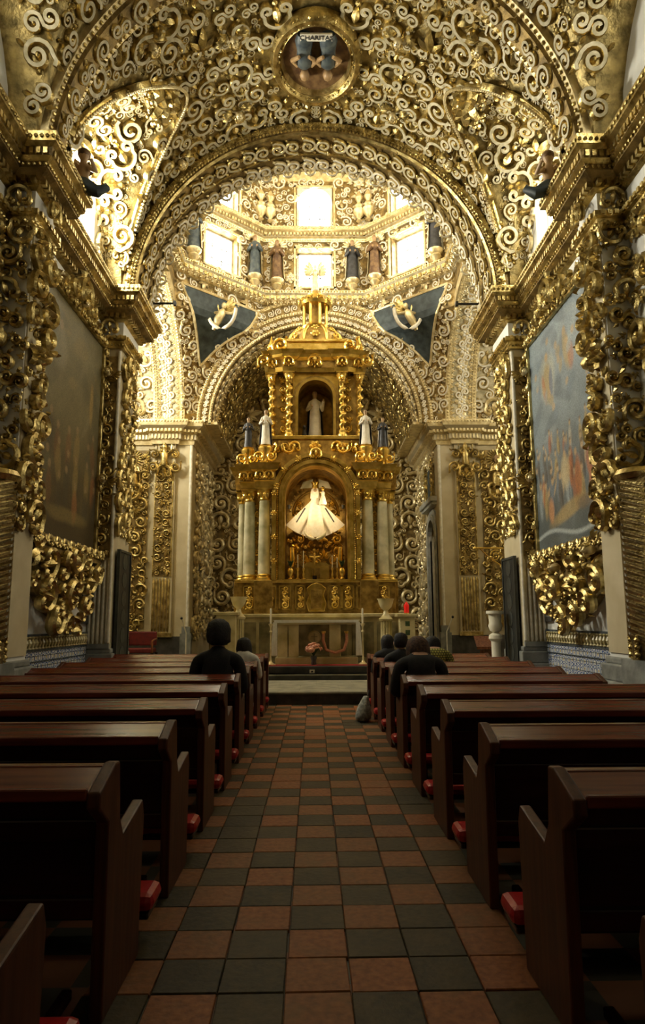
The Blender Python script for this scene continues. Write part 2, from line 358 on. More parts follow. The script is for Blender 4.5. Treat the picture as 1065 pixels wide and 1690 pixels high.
make_motifs('ivory', 'strap_ivory', 'gold_pale', True, .32, .30)
make_motifs('gilt', 'gold', 'gold', False, .46, .34)
make_motifs('gold', 'gold_pale', 'gold', False, .5, .32)
make_motifs('altar', 'gold_altar', 'gold_altar', False, .5, .34)
KINDS = ['scroll', 'double_scroll', 'shell_scroll', 'rosette', 'leaf_spray', 'berry_boss', 'cherub_head']

MIRROR = Matrix.Diagonal((-1, 1, 1, 1))
def frame(P, N, U, r, rot=0.0, depth=1.0):
    N = Vector(N).normalized(); U = Vector(U); U = (U-N*U.dot(N)).normalized(); T = U.cross(N)
    c, s_ = math.cos(rot), math.sin(rot); A = T*c+U*s_; B = U*c-T*s_
    return Matrix(((A.x*r, B.x*r, N.x*r*depth, P[0]), (A.y*r, B.y*r, N.y*r*depth, P[1]), (A.z*r, B.z*r, N.z*r*depth, P[2]), (0, 0, 0, 1)))
def orn(tag, kind, parent, P, N, U, r, rot=0.0, depth=1.0, mirror=None, name=None):
    """one carved piece; with mirror, a twin across the chapel's axis under that parent"""
    M = frame(P, N, U, r, rot, depth); me = MOTIF[tag+'_'+kind][0]
    link(name or kind, me, parent, M)
    if mirror is not None: link(name or kind, me, mirror, MIRROR @ M)
def scatter(sample, radii, tag, weights, parent, mirror=None, seed=1, limit=290, depth=1.0, small='leaf_spray', rotmode='rand', overlap=0.92, fill=None):
    """dart throwing on a surface, big pieces first; past `limit` the rest go into one joined mesh"""
    rng = random.Random(seed); pts = np.zeros((6000, 3)); rr = np.zeros(6000); n = 0; cnt = 0
    stuff = MB(); kinds = list(weights); ws = [weights[k] for k in kinds]
    for (r, tries) in radii:
        for _ in range(tries):
            q = sample(rng)
            if q is None: continue
            P, N, U = q
            if n and np.min(np.linalg.norm(pts[:n]-np.array(P), axis=1)-rr[:n]) < r*overlap: continue
            if n >= 5990: break
            pts[n] = P; rr[n] = r*overlap; n += 1
            k = rng.choices(kinds, ws)[0] if r > radii[-1][0]*1.01 or len(radii) == 1 else small
            rot = rng.choice((0, PI/2, PI, -PI/2))+rng.uniform(-.5, .5) if rotmode == 'rand' else rng.uniform(-.25, .25)
            s_ = r*1.08
            if cnt < limit:
                orn(tag, k, parent, P, N, U, s_, rot, depth, mirror); cnt += 1 + (1 if mirror is parent else 0)
            else:
                M = frame(P, N, U, s_, rot, depth); stuff.merge(MOTIF[tag+'_'+k][1], M)
                if mirror is parent: stuff.merge(MOTIF[tag+'_'+k][1], MIRROR @ M)
    if stuff.f:
        mats = MOTIF[tag+'_scroll'][2] + ['skin_statue']
        o = stuff.build('small_carving', mats, parent, kind='stuff')
        if mirror is not None and mirror is not parent:
            link('small_carving', o.data, mirror, MIRROR, kind='stuff')
    return n

# ------------------------------------------------------------------ mouldings
def mitre(path, side=1):
    """plan polyline -> unit offsets to its `side`"""
    out = []; k = len(path)
    def nrm(a, b):
        d = Vector((b[0]-a[0], b[1]-a[1])).normalized(); return Vector((-d.y, d.x))*side
    for i in range(k):
        ns = []
        if i > 0: ns.append(nrm(path[i-1], path[i]))
        if i < k-1: ns.append(nrm(path[i], path[i+1]))
        m = ns[0] if len(ns) == 1 else (ns[0]+ns[1])/(1+ns[0].dot(ns[1]))
        out.append(m)
    return out
def sweep(mb, path, prof, side=1, m=0, mirror=False):
    """profile (offset, z, material) along a plan path"""
    off = mitre(path, side); n = len(prof); vs = []
    for p, o in zip(path, off):
        for q in prof: vs.append(((-1 if mirror else 1)*(p[0]+o.x*q[0]), p[1]+o.y*q[0], q[1]))
    fs = []; ms = []
    for i in range(len(path)-1):
        for j in range(n-1): fs.append((i*n+j, i*n+j+1, (i+1)*n+j+1, (i+1)*n+j)); ms.append(prof[j][2] if len(prof[j]) > 2 else m)
    mb.add(vs, fs, ms)
def along(path, off, spacing, side=1):
    """points and directions spaced along a mitred offset path"""
    o = mitre(path, side); pts = [Vector((p[0]+q.x*off, p[1]+q.y*off)) for p, q in zip(path, o)]; out = []
    for a, b in zip(pts, pts[1:]):
        l = (b-a).length; n = max(1, round(l/spacing)); d = (b-a).normalized()
        for i in range(n): out.append((a+(b-a)*((i+.5)/n), d))
    return out
def dentils(mb, path, off, z0, z1, w, dp, spacing, side=1, mirror=False, m=0):
    for p, d in along(path, off, spacing, side):
        nx, ny = -d.y*side, d.x*side; hw = w/2; vs = []
        for z in (z0, z1):
            for a, b in ((-hw, 0), (hw, 0), (hw, dp), (-hw, dp)): vs.append(((-1 if mirror else 1)*(p.x+d.x*a+nx*b), p.y+d.y*a+ny*b, z))
        mb.add(vs, [(4, 5, 6, 7), (0, 3, 2, 1), (2, 3, 7, 6), (0, 4, 7, 3), (1, 2, 6, 5)], m)
def beads(mb, path, off, z, r, spacing, side=1, mirror=False, m=0):
    for p, d in along(path, off, spacing, side):
        mb.ell(((-1 if mirror else 1)*p.x, p.y, z), r, 5, 4, m)
def arc_band(mb, prof, zc, xc=0.0, a0=0.0, a1=PI, n=48, m=0, axis='y', yc=0.0):
    """profile of (radius, depth, material) around an arch; axis y: arch in the XZ plane"""
    k = len(prof); vs = []
    for i in range(n+1):
        a = a0+(a1-a0)*i/n
        for q in prof:
            if axis == 'y': vs.append((xc+q[0]*math.cos(a), q[1], zc+q[0]*math.sin(a)))
            else: vs.append((q[1], yc+q[0]*math.cos(a), zc+q[0]*math.sin(a)))
    fs = []; ms = []
    for i in range(n):
        for j in range(k-1): fs.append((i*k+j, (i+1)*k+j, (i+1)*k+j+1, i*k+j+1)); ms.append(prof[j][2] if len(prof[j]) > 2 else m)
    mb.add(vs, fs, ms)
def arc_beads(mb, r, y, zc, n, s=.03, a0=0.02, a1=PI-.02, m=0):
    for i in range(n):
        a = a0+(a1-a0)*(i+.5)/n; mb.ell((r*math.cos(a), y, zc+r*math.sin(a)), s, 5, 4, m)
# ------------------------------------------------------------------ measures of the chapel
WX, PX, ZC, ZE = 3.95, 3.6, 7.4, 6.35       # nave wall, pier face, top and foot of the entablature
YC, AP, SX = 15.8, 3.5, 3.95/3.5            # crossing centre, half depth, stretch in X
Y0, YA, YF, YB = 11.35, 12.3, 19.3, 23.4    # crossing arch front and back, far arch, apse back wall
BAYS = [(8.2, 11.35), (4.3, 7.65), (0.6, 3.6), (-4.0, -0.1)]
PIERS = [(7.65, 8.2), (3.6, 4.3), (-0.1, 0.6)]
Z_STEP1, Z_STEP2, Z_SANCT = 0.21, 0.33, 0.47
def struct(o, label=None):
    o['kind'] = 'structure'
    if label: o['label'] = label
    return o
def wall_holes(mb, mapf, s0, s1, t0, t1, holes, reveal=0.3, m=0):
    ss = sorted({s0, s1, *[h[0] for h in holes], *[h[1] for h in holes]}); tt = sorted({t0, t1, *[h[2] for h in holes], *[h[3] for h in holes]})
    for a, b in zip(ss, ss[1:]):
        for c, d in zip(tt, tt[1:]):
            if any(h[0] <= a and b <= h[1] and h[2] <= c and d <= h[3] for h in holes): continue
            mb.quad(mapf(a, c, 0), mapf(b, c, 0), mapf(b, d, 0), mapf(a, d, 0), m)
    for (a, b, c, d) in holes:
        for (p, q) in (((a, c), (b, c)), ((b, c), (b, d)), ((b, d), (a, d)), ((a, d), (a, c))):
            mb.quad(mapf(*p, 0), mapf(*q, 0), mapf(*q, reveal), mapf(*p, reveal), m)
WN = [0]
def window(mapf, s0, s1, t0, t1, nx, ny, glow, arched=True, depth=0.26, label=None, parent=None):
    """frame, glazing bars and single panes set into an opening"""
    WN[0] += 1; fr = MB()
    def bar(a, b, c, d, z0, z1):
        P = [mapf(a, c, z0), mapf(b, c, z0), mapf(b, d, z0), mapf(a, d, z0), mapf(a, c, z1), mapf(b, c, z1), mapf(b, d, z1), mapf(a, d, z1)]
        fr.add([tuple(p) for p in P], [(3, 2, 1, 0), (4, 5, 6, 7), (0, 1, 5, 4), (1, 2, 6, 5), (2, 3, 7, 6), (3, 0, 4, 7)])
    f = 0.05
    bar(s0, s0+f, t0, t1, depth-.05, depth+.02); bar(s1-f, s1, t0, t1, depth-.05, depth+.02); bar(s0, s1, t0, t0+f, depth-.05, depth+.02); bar(s0, s1, t1-f, t1, depth-.05, depth+.02)
    if arched:
        r = (s1-s0)/2; cs = (s0+s1)/2; ct = t1-r; k = 10
        for sg in (-1, 1):
            ps = [(cs+sg*r, t1)]+[(cs+sg*r*math.cos(PI/2*i/k), ct+r*math.sin(PI/2*i/k)) for i in range(k+1)]
            vs = [tuple(mapf(p[0], p[1], -.01)) for p in ps]+[tuple(mapf(p[0], p[1], depth)) for p in ps]; n = len(ps)
            fs = [(0, i, i+1) for i in range(1, n-1)]+[(i, i+1, n+i+1, n+i) for i in range(1, n-1)]
            fr.add(vs, fs)
    o = struct(fr.build('window_%d' % WN[0], 'strap_ivory', parent if parent else None), label)
    g = MB(); w = (s1-s0-2*f)/nx; h = (t1-t0-2*f)/ny
    for i in range(1, nx): s = s0+f+i*w; fr2 = g
    mul = MB(); fr = mul
    for i in range(1, nx): s = s0+f+i*w; bar(s-.014, s+.014, t0+f, t1-f, depth-.03, depth)
    for j in range(1, ny): t = t0+f+j*h; bar(s0+f, s1-f, t-.014, t+.014, depth-.03, depth)
    mul.build('glazing_bar', 'stone_grey', o)
    for i in range(nx):
        for j in range(ny):
            a, b, c, d = s0+f+i*w, s0+f+(i+1)*w, t0+f+j*h, t0+f+(j+1)*h
            MB().quad(mapf(a, c, depth-.01), mapf(b, c, depth-.01), mapf(b, d, depth-.01), mapf(a, d, depth-.01)).build('pane', glow, o)
    return o

# ------------------------------------------------------------------ floor
fm = bpy.data.materials.new('floor_checker'); fm.use_nodes = True
_nt = fm.node_tree; _b = _nt.nodes['Principled BSDF']; _g = _nt.nodes.new('ShaderNodeNewGeometry'); _c = _nt.nodes.new('ShaderNodeTexChecker')
_c.inputs['Scale'].default_value = 1/0.265; _c.inputs[1].default_value = (0.20, 0.08, 0.035, 1); _c.inputs[2].default_value = (0.05, 0.05, 0.035, 1)
_nt.links.new(_g.outputs['Position'], _c.inputs[0]); _nt.links.new(_c.outputs[0], _b.inputs['Base Color']); _b.inputs['Roughness'].default_value = 0.55
MATS['floor_checker'] = fm
floor = struct(MB().box(-7, 7, -4.2, 24, -0.3, -0.016).build('floor', 'floor_checker'), 'checkered stone and brick-red tile floor of the nave')
rng = random.Random(4); TS = 0.265
tmesh = []
for v in range(4):
    b = MB(); h = TS/2-.0016; c = [.004*rng.random() for _ in range(4)]
    pts = [(-h+c[0], -h), (h, -h+c[1]), (h-c[2], h), (-h, h-c[3])]
    k = .004
    vs = [(x, y, -.016) for x, y in pts]+[(x, y, -.004) for x, y in pts]+[(x*(1-k/h), y*(1-k/h), 0) for x, y in pts]
    b.add(vs, [(0, 1, 5, 4), (1, 2, 6, 5), (2, 3, 7, 6), (3, 0, 4, 7), (4, 5, 9, 8), (5, 6, 10, 9), (6, 7, 11, 10), (7, 4, 8, 11), (8, 9, 10, 11)])
    for q in ('tile_red', 'tile_slate'):
        me = bpy.data.meshes.new('tile'); me.from_pydata(b.v, [], b.f); me.materials.append(MATS[q]); me.update(); tmesh.append(me)
for i in range(36):
    for j in range(7):
        x = -0.985+TS*(j+.5); y = 2.30+TS*(i+.5)
        dark = ((j == 1) + i + j) % 2 if False else (i+j) % 2
        if rng.random() < .06: dark = 1-dark
        M = Matrix.Translation((x+rng.uniform(-.003, .003), y+rng.uniform(-.003, .003), rng.uniform(-.001, .0015))) @ Matrix.Rotation(rng.choice((0, PI/2, PI, -PI/2))+rng.uniform(-.008, .008), 4, 'Z')
        link('tile', tmesh[rng.randrange(4)*2+dark], floor, M)
st = MB().box(-7, 7, 11.82, 24, -.016, Z_STEP1-.03, 1).box(-7, 7, 11.78, 14.2, Z_STEP1-.03, Z_STEP1, 0)
steps = struct(st.build('trim_1', ['stone_step', 'stone_dark']), 'low stone step where the aisle meets the sanctuary')
for i in range(9):
    for j in range(2):
        bevel(MB().box(-3.2+i*.72+(j % 2)*.3, -3.2+(i+1)*.72+(j % 2)*.3-.008, 11.86+j*1.1, 12.96+j*1.1-.008, Z_STEP1, Z_STEP1+.006).build('paving_slab', 'stone_step', steps), .003, 1)
s2 = MB().box(-3.4, 3.4, 14.15, 14.55, Z_STEP1, Z_STEP2, 1).box(-3.4, 3.4, 14.12, 14.55, Z_STEP2-.025, Z_STEP2+.0, 0).box(-3.4, 3.4, 14.45, 24, Z_STEP2-.05, Z_SANCT, 1)
struct(s2.build('trim_2', ['stone_step', 'stone_dark']), 'dark double step carrying the altar')

# ------------------------------------------------------------------ nave walls, piers, entablature (right, with its twin on the left)
ENT = [(0, ZE, 1), (.06, ZE, 1), (.06, ZE+.13, 1), (.10, ZE+.15, 1), (.10, ZE+.22, 1), (.03, ZE+.24, 0), (.03, ZE+.5, 1), (.1, ZE+.53, 1), (.1, ZE+.60, 2), (.26, ZE+.66, 2), (.26, ZE+.74, 1), (.32, ZE+.78, 2), (.34, ZE+.88, 1), (.40, ZE+.92, 1), (.40, ZC, 1), (0, ZC, 1)]
NAVE_PATH = [(WX, -4.0)]
for (a, b) in PIERS[::-1]: NAVE_PATH += [(WX, a), (PX, a), (PX, b), (WX, b)]
NAVE_PATH += [(WX, Y0), (PX-.05, Y0), (PX-.05, YA), (4.9, YA)]
walls = {}
for sgn, side in ((1, 'right'), (-1, 'left')):
    mb = MB()
    holes = [((a+b)/2-.6+(.4 if a == 8.2 else 0), (a+b)/2+.6+(.4 if a == 8.2 else 0), 7.9, 9.25) for a, b in BAYS[:2]]
    mp = lambda s, t, d, g=sgn: (g*(WX+d), s, t)
    wall_holes(mb, mp, -4.0, YA, -.02, 10.3, holes)
    w = struct(mb.build('wall_'+side, 'plaster_white'), '%s nave wall, white plaster above a blue tiled dado' % side); walls[side] = w
    for q_, h in enumerate(holes): window(mp, *h, 3, 4, 'pane_'+side if q_ == 0 else 'pane_right', True, label=('lit lunette window above the %s painting' if q_ == 0 else 'dimmer lunette window of the %s wall nearer the camera') % side)
    # piers as boxes with stone plinths
    for k, (a, b) in enumerate(PIERS+[(Y0, YA)]):
        px = PX if k < 3 else PX-.05
        p = MB(); x0, x1 = sorted((sgn*px, sgn*(WX+.02 if k < 3 else 4.95))); p.box(x0, x1, a, b, 1.0, ZE+.02)
        pr = p.build('pier', 'plaster_ochre' if k == 3 else 'plaster_white', w)
        q = MB()
        for (e, z0, z1) in ((.16, -.01, .62), (.13, .62, .72), (.09, .72, .92), (.05, .92, 1.0)):
            if k == 3: e *= .8; z0 = max(z0, -.01)
            X0, X1 = sorted((sgn*(px-e), sgn*(WX if k < 3 else 4.9))); q.box(X0, X1, a-e, b+e, z0, z1)
        bevel(q.build('plinth', 'stone_grey', pr), .02, 2)
        walls[side, k] = pr
    # entablature with bead, dentil and leaf rows
    e = MB(); sweep(e, NAVE_PATH, ENT, 1, 0, mirror=(sgn < 0))
    eo = e.build('cornice', ['plaster_white', 'gold', 'gold_dull'], w); walls[side, 'ent'] = eo
    vis = NAVE_PATH[NAVE_PATH.index((WX, 4.3)):]
    d = MB()
    dentils(d, vis, .1, ZE+.55, ZE+.64, .055, .07, .10, 1, sgn < 0)
    dentils(d, vis, .30, ZE+.79, ZE+.87, .05, .05, .085, 1, sgn < 0)
    dentils(d, vis, .05, ZE+.16, ZE+.22, .05, .08, .09, 1, sgn < 0)
    d.build('dentil_row', 'gold', eo, kind='stuff')
    d = MB()
    beads(d, vis, .40, ZC-.07, .028, .075, 1, sgn < 0); beads(d, vis, .065, ZE+.06, .024, .07, 1, sgn < 0); beads(d, vis, .27, ZE+.70, .024, .07, 1, sgn < 0)
    d.build('bead_row', 'gold', eo, kind='stuff')
    # tiled dado with a row of painted balusters
    t = MB(); X0, X1 = sorted((sgn*(WX-.03), sgn*(WX+.01))); t.box(X0, X1, -4, Y0, 0, 1.06)
    da = t.build('dado', 'azulejo', w)
    X0, X1 = sorted((sgn*(WX-.045), sgn*(WX+.01)))
    MB().box(X0, X1, -4, Y0, 1.045, 1.075).box(X0, X1, -4, Y0, 1.255, 1.285).box(*sorted((sgn*(WX-.02), sgn*(WX+.01))), -4, Y0, 1.07, 1.26).box(X0, X1, -4, Y0, .90, .915).build('dado_border', 'robe_blue', da)
    bal = MB().lathe([(.02, 0), (.034, .01), (.02, .03), (.04, .09), (.02, .14), (.034, .165), (.02, .18)], (0, 0, 0), 8)
    bm_ = bpy.data.meshes.new('baluster'); bm_.from_pydata(bal.v, [], bal.f); bm_.materials.append(MATS['onyx']); bm_.update()
    for i in range(30):
        y = 8.25+i*.11
        if y < Y0-.1: link('baluster', bm_, da, Matrix.Translation((sgn*(WX-.04), y, 1.075)))
# back wall, end of the nave behind the camera
bw = MB(); wall_holes(bw, lambda s, t, d: (s, -4.0-d, t), -WX, WX, -.02, 11.4, [])
struct(bw.build('wall_back', 'plaster_ochre'), 'plain entrance wall')

# ------------------------------------------------------------------ nave vault
def vault_z(X, Y, bay):
    zb = ZC+math.sqrt(max(0, PX*PX-X*X)); y0, y1 = bay; a = (Y-(y0+y1)/2)/((y1-y0)/2-.04)
    if abs(a) < 1 and abs(X) > 1.75:
        zb = max(zb, ZC+.03+(2.0+.46*(WX-abs(X)))*math.sqrt(1-a*a))
    return zb
vm = MB()
for bi, (a, b) in enumerate(BAYS):
    nx, ny = (110, 40) if bi == 0 else (56, 20)
    xs = [WX]+[PX*math.cos(PI*i/nx) for i in range(nx+1)]+[-WX]
    base = []
    for j in range(ny+1):
        Y = a+(b-a)*j/ny
        base += [(x, Y, vault_z(x, Y, (a, b))) for x in xs]
    n = len(xs); vm.add(base, [(j*n+i, j*n+i+1, (j+1)*n+i+1, (j+1)*n+i) for j in range(ny) for i in range(n-1)])
ceiling = struct(vm.build('ceiling', 'ground_vault', smooth=50), 'nave vault crowded with cream and gold strapwork scrolls')
# unseen slab added so no sky leaks in behind the shells
struct(MB().box(-WX-.4, WX+.4, -4.4, YA, 11.35, 11.45).build('trim_3', 'stone_dark'), 'unseen slab blocking sky light above the nave vault')
# transverse ribs
for k, (a, b) in enumerate(PIERS):
    r = MB(); arc_band(r, [(PX, a-.0, 1), (PX-.10, a, 1), (PX-.10, a+.10, 0), (PX-.15, a+.12, 0), (PX-.15, b-.12, 1), (PX-.10, b-.10, 1), (PX-.10, b, 1), (PX, b)], ZC, n=56)
    ro = r.build('transverse_rib', ['gold_dull', 'gold_pale'], ceiling, smooth=30)
    if k < 1:
        for i in range(26):
            th = PI*(i+.5)/26; N = (-math.cos(th), 0, -math.sin(th)); P = ((PX-.15)*math.cos(th), (a+b)/2, ZC+(PX-.15)*math.sin(th))
            if math.sin(th) > .97: continue
            orn('strap', 'scroll' if i % 2 else 'double_scroll', ro, P, N, (0, 1, 0), .19, .6 if i % 2 else 0, .8)
        d = MB()
        for yy in (a+.05, b-.05): arc_beads(d, PX-.11, yy, ZC, 110, .03)
        d.build('bead_row', 'gold', ro, kind='stuff')
BAY = BAYS[0]; YM = (BAY[0]+BAY[1])/2
# groin mouldings of the lunettes
for sgn in (1, -1):
    pts = []
    for i in range(41):
        a = -0.985+1.97*i/40; Y = YM+a*((BAY[1]-BAY[0])/2-.04); X = PX-.001
        while X > 1.76 and (ZC+.03+(2.0+.46*(WX-X))*math.sqrt(1-a*a)) > ZC+math.sqrt(max(0, PX*PX-X*X)): X -= .01
        pts.append((sgn*(X-.02), Y, ZC+math.sqrt(max(0, PX*PX-X*X))-.03))
    MB().tube(pts, .05, 6).build('groin_moulding', 'gold', ceiling, smooth=60)
    d = MB()
    for i in range(len(pts)-1):
        for t in (.0, .33, .66): q = Vector(pts[i]).lerp(Vector(pts[i+1]), t); d.ell((q.x-sgn*.06, q.y, q.z-.06), .03, 5, 4)
    d.build('bead_row', 'gold_pale', ceiling, kind='stuff')
def vault_sample(r):
    th = r.uniform(.0, PI/2); X = PX*math.cos(th) if r.random() < .6 else r.uniform(1.9, WX-.02); Y = r.uniform(BAY[0]+.08, BAY[1]-.1)
    if X > PX-.03 and abs(Y-YM) > 1.5: return None
    if (X/.95)**2+((Y-9.85)/1.12)**2 < 1: return None
    if X < .14 and X > .02: X = 0.0
    z = vault_z(X, Y, BAY); e = .02
    gx = (vault_z(X+e, Y, BAY)-vault_z(X-e, Y, BAY))/(2*e); gy = (vault_z(X, Y+e, BAY)-vault_z(X, Y-e, BAY))/(2*e)
    N = Vector((gx, gy, -1)).normalized()
    return (X, Y, z), N, (0, -1, .001)
scatter(vault_sample, [(.25, 700), (.20, 1500), (.15, 3000), (.11, 4500), (.07, 5000), (.042, 4000)], 'strap', {'scroll': 5, 'double_scroll': 4, 'shell_scroll': 3, 'rosette': .7, 'leaf_spray': .4}, ceiling, ceiling, seed=11, limit=760, small='berry_boss', overlap=.84)
BAY2 = BAYS[1]
def vault2(r):
    th = r.uniform(.05, 1.25); X = PX*math.cos(th) if r.random() < .5 else r.uniform(2.0, PX-.03); Y = r.uniform(5.7, BAY2[1]-.08); z = vault_z(X, Y, BAY2); e = .02
    gx = (vault_z(X+e, Y, BAY2)-vault_z(X-e, Y, BAY2))/(2*e) if X < PX-e else -4; gy = (vault_z(X, Y+e, BAY2)-vault_z(X, Y-e, BAY2))/(2*e)
    return (X, Y, z), Vector((gx, gy, -1)).normalized(), (0, -1, .001)
scatter(vault2, [(.22, 500), (.16, 1500), (.11, 2500), (.07, 3000)], 'strap', {'scroll': 5, 'double_scroll': 4, 'shell_scroll': 3}, ceiling, ceiling, seed=14, limit=220, small='berry_boss', overlap=.84)
# gilded rosette bosses and flying cherubs of the vault
for sg in (1, -1):
    for (u, v) in ((823, 185),):
        th = 0.80; X = PX*math.cos(th); P = (sg*X, 9.75, vault_z(X, 9.75, BAY)-.05)
        N = Vector((-sg*.75, 0, -.66)); orn('gilt', 'rosette', ceiling, P, N, (0, 1, 0), .42, 0, .8)
        for k in range(8): a = k*PI/4; T = Vector((0, 1, 0)); B = N.normalized().cross(T); q = Vector(P)+(T*math.cos(a)+B*math.sin(a))*.34; orn('gilt', 'berry_boss', ceiling, q, N, (0, 1, 0), .13, 0, .8)
    for (X, Y) in ((1.35, 9.2), (1.45, 10.7), (2.5, 8.6), (2.55, 11.0)):
        P = (sg*X, Y, vault_z(X, Y, BAY)-.06); orn('gilt', 'cherub_head', ceiling, P, (-sg*X*.35, 0, -1), (0, 1, 0), .26, 0, .9)
# the medallion at the crown
zc_ = ZC+PX-.04; md = MB(); prof = [(1.0, 0), (1.0, -.12), (.93, -.2), (.86, -.2), (.80, -.12), (.76, -.14), (.72, -.06), (.70, 0)]
k = 40
vs = [(.78*r*math.cos(2*PI*i/k), 9.85+.92*r*math.sin(2*PI*i/k), zc_+z) for i in range(k) for r, z in prof]; n = len(prof)
md.add(vs, [(i*n+j, i*n+j+1, ((i+1) % k)*n+j+1, ((i+1) % k)*n+j) for i in range(k) for j in range(n-1)])
med = md.build('medallion_frame', 'gold', ceiling, smooth=40)
f_ = MB(); f_.lathe([(.72, 0), (.72, -.012), (.001, -.012)], (0, 9.85, zc_-.03), 28, 0, .78, .92); f_.build('medallion_field', 'robe_rust', med)
for i in range(22):
    a = 2*PI*i/22; orn('gilt', 'berry_boss' if i % 2 else 'leaf_spray', med, (.70*math.cos(a), 9.85+.83*math.sin(a), zc_-.14), (0, 0, -1), (math.cos(a), math.sin(a), 0), .10, 0, .8)
fg = MB()
for (x, h, m_) in ((-.2, 0, 1), (.2, 1, 1)):
    fg.lathe([(.11, -.42), (.15, -.3), (.12, -.1), (.13, .06), (.14, .16), (.07, .24), (.001, .26)], (0, 0, 0), 10, m_, 1, .7)
    M = Matrix.Translation((x, 9.72, zc_-.12)) @ Matrix.Rotation(-PI/2, 4, 'X'); nn = len(fg.v)
    k2 = 7*10; fg.v[nn-k2:] = [tuple(M @ Vector(q)) for q in fg.v[nn-k2:]]
    fg.ell((x, 10.08, zc_-.15), (.085, .1, .085), 8, 6, 2); fg.ell((x, 10.11, zc_-.10), (.095, .1, .08), 8, 6, 3)
    for s in (-1, 1): fg.tube([(x+s*.12, 9.9, zc_-.12), (x+s*.2, 9.75, zc_-.18), (x+s*.08, 9.62, zc_-.24)], [.045, .04, .03], 6, 2)
fg.build('medallion_figures', ['robe_blue', 'robe_blue', 'skin_statue', 'robe_rust'], med, smooth=60, label='two carved angels in blue robes')
pl = MB().box(-.26, .26, 9.23, 9.36, zc_-.20, zc_-.17).build('scroll_plaque', 'strap_ivory', med)
tc = bpy.data.curves.new('lettering', 'FONT'); tc.body = 'CHARITAS'; tc.size = .115; tc.align_x = 'CENTER'; tc.align_y = 'CENTER'; tc.extrude = .004
to = bpy.data.objects.new('lettering', tc); COL.objects.link(to); tc.materials.append(MATS['robe_black'])
to.matrix_basis = Matrix(((1, 0, 0, 0), (0, -1, 0, 9.295), (0, 0, -1, zc_-.205), (0, 0, 0, 1))); to.parent = med

# carved figures perched on the cornice ends: winged sirens with blue tails
def siren(x, y, z, face):
    sg = 1 if x > 0 else -1
    t = thing('siren_figure', 'carved winged siren with a dark blue tail on the %s cornice corner' % ('right' if x > 0 else 'left'), 'figure', (x, y, z))
    b = MB()
    b.lathe([(.09, 0), (.10, .1), (.085, .2), (.11, .32), (.05, .4), (.045, .44), (.075, .5), (.08, .57), (.001, .64)], (x, y, z+.05), 10, 0, 1, .8)
    b.tube([(x-sg*.08, y-.02, z+.36), (x-sg*.2, y-.05, z+.28), (x-sg*.16, y-.16, z+.4)], [.04, .035, .03], 6); b.tube([(x+sg*.08, y-.02, z+.36), (x+sg*.1, y-.14, z+.26), (x, y-.2, z+.3)], [.04, .035, .03], 6)
    b.build('torso', 'skin_statue', t, smooth=60)
    MB().ell((x, y+.02, z+.6), (.095, .1, .08), 8, 6).build('hair', 'robe_rust', t, smooth=60)
    MB().tube([(x, y, z+.12), (x-sg*.1, y-.08, z+.02), (x-sg*.26, y-.1, z-.06), (x-sg*.36, y-.04, z+.04), (x-sg*.32, y+.02, z+.14)], [.11, .11, .085, .05, .02], 8).build('tail', 'panel_blue', t, smooth=60)
    w = MB()
    for k in range(4): leaf(w, 0, 0, 1.2+.35*k, .34-.03*k, .13, .06)
    M = Matrix.Translation((x+sg*.05, y+.1, z+.3)) @ Matrix.Rotation(PI/2, 4, 'X')
    if sg < 0: M = M @ Matrix.Rotation(PI, 4, 'Y')
    w2 = MB().merge(w, M); w2.build('wing', 'gold', t)
for sg in (1, -1): siren(sg*3.30, 8.42, ZC, -1)

# ------------------------------------------------------------------ crossing arch
ar = MB(); arc_band(ar, [(PX+.05, Y0, 0), (3.52, Y0, 1), (3.52, Y0-.06, 1), (3.44, Y0-.06, 1), (3.40, Y0, 0), (3.36, Y0, 1), (3.33, Y0+.04, 0), (3.31, Y0+.5, 1), (3.285, Y0+.5, 1), (3.285, Y0+.54, 0), (3.25, YA, 0), (3.6, YA)], ZC, n=64)
arch = struct(ar.build('trim_4', ['gold_dull', 'gold'], smooth=30), 'wide carved arch between the nave and the domed crossing')
for row, (y, r, n, sz) in enumerate(((Y0+.27, 3.30, 34, .20), (Y0+.76, 3.25, 34, .20))):
    for i in range(n):
        th = PI*(i+.5)/n; orn('ivory' if row else 'strap', 'scroll', arch, (r*math.cos(th), y, ZC+r*math.sin(th)), (-math.cos(th), 0, -math.sin(th)), (0, 1, 0), sz, 1.2+(PI if i % 2 else 0), .7)
for i in range(64):
    th = PI*(i+.5)/64; orn('gilt', 'leaf_spray', arch, (3.48*math.cos(th), Y0-.05, ZC+3.48*math.sin(th)), (0, -1, 0), (math.cos(th), 0, math.sin(th)), .075, 0, .7)
for i in range(44):
    th = PI*(i+.5)/44; orn('ivory', 'leaf_spray' if i % 2 else 'shell_scroll', arch, (3.2*math.cos(th), YA-.06, ZC+3.2*math.sin(th)), (0, -1, 0), (-math.cos(th), 0, -math.sin(th)), .13, 0, .8)
d = MB(); arc_beads(d, 3.40, Y0-.03, ZC, 150, .03); arc_beads(d, 3.30, Y0+.52, ZC, 140, .025); d.build('bead_row', 'gold', arch, kind='stuff')
# tie rods across the crossing imposts
for sg in (1, -1):
    t = MB().tube([(sg*3.6, YA-.2, 7.62), (sg*2.75, YA-.2, 7.62)], .022, 6); t.box(*sorted((sg*2.75, sg*2.80)), YA-.24, YA-.16, 7.58, 7.66)
    o = t.build('iron_rod', 'iron'); o['label'] = 'short dark iron rod jutting from the %s pier capital' % ('right' if sg > 0 else 'left'); o['category'] = 'rod'

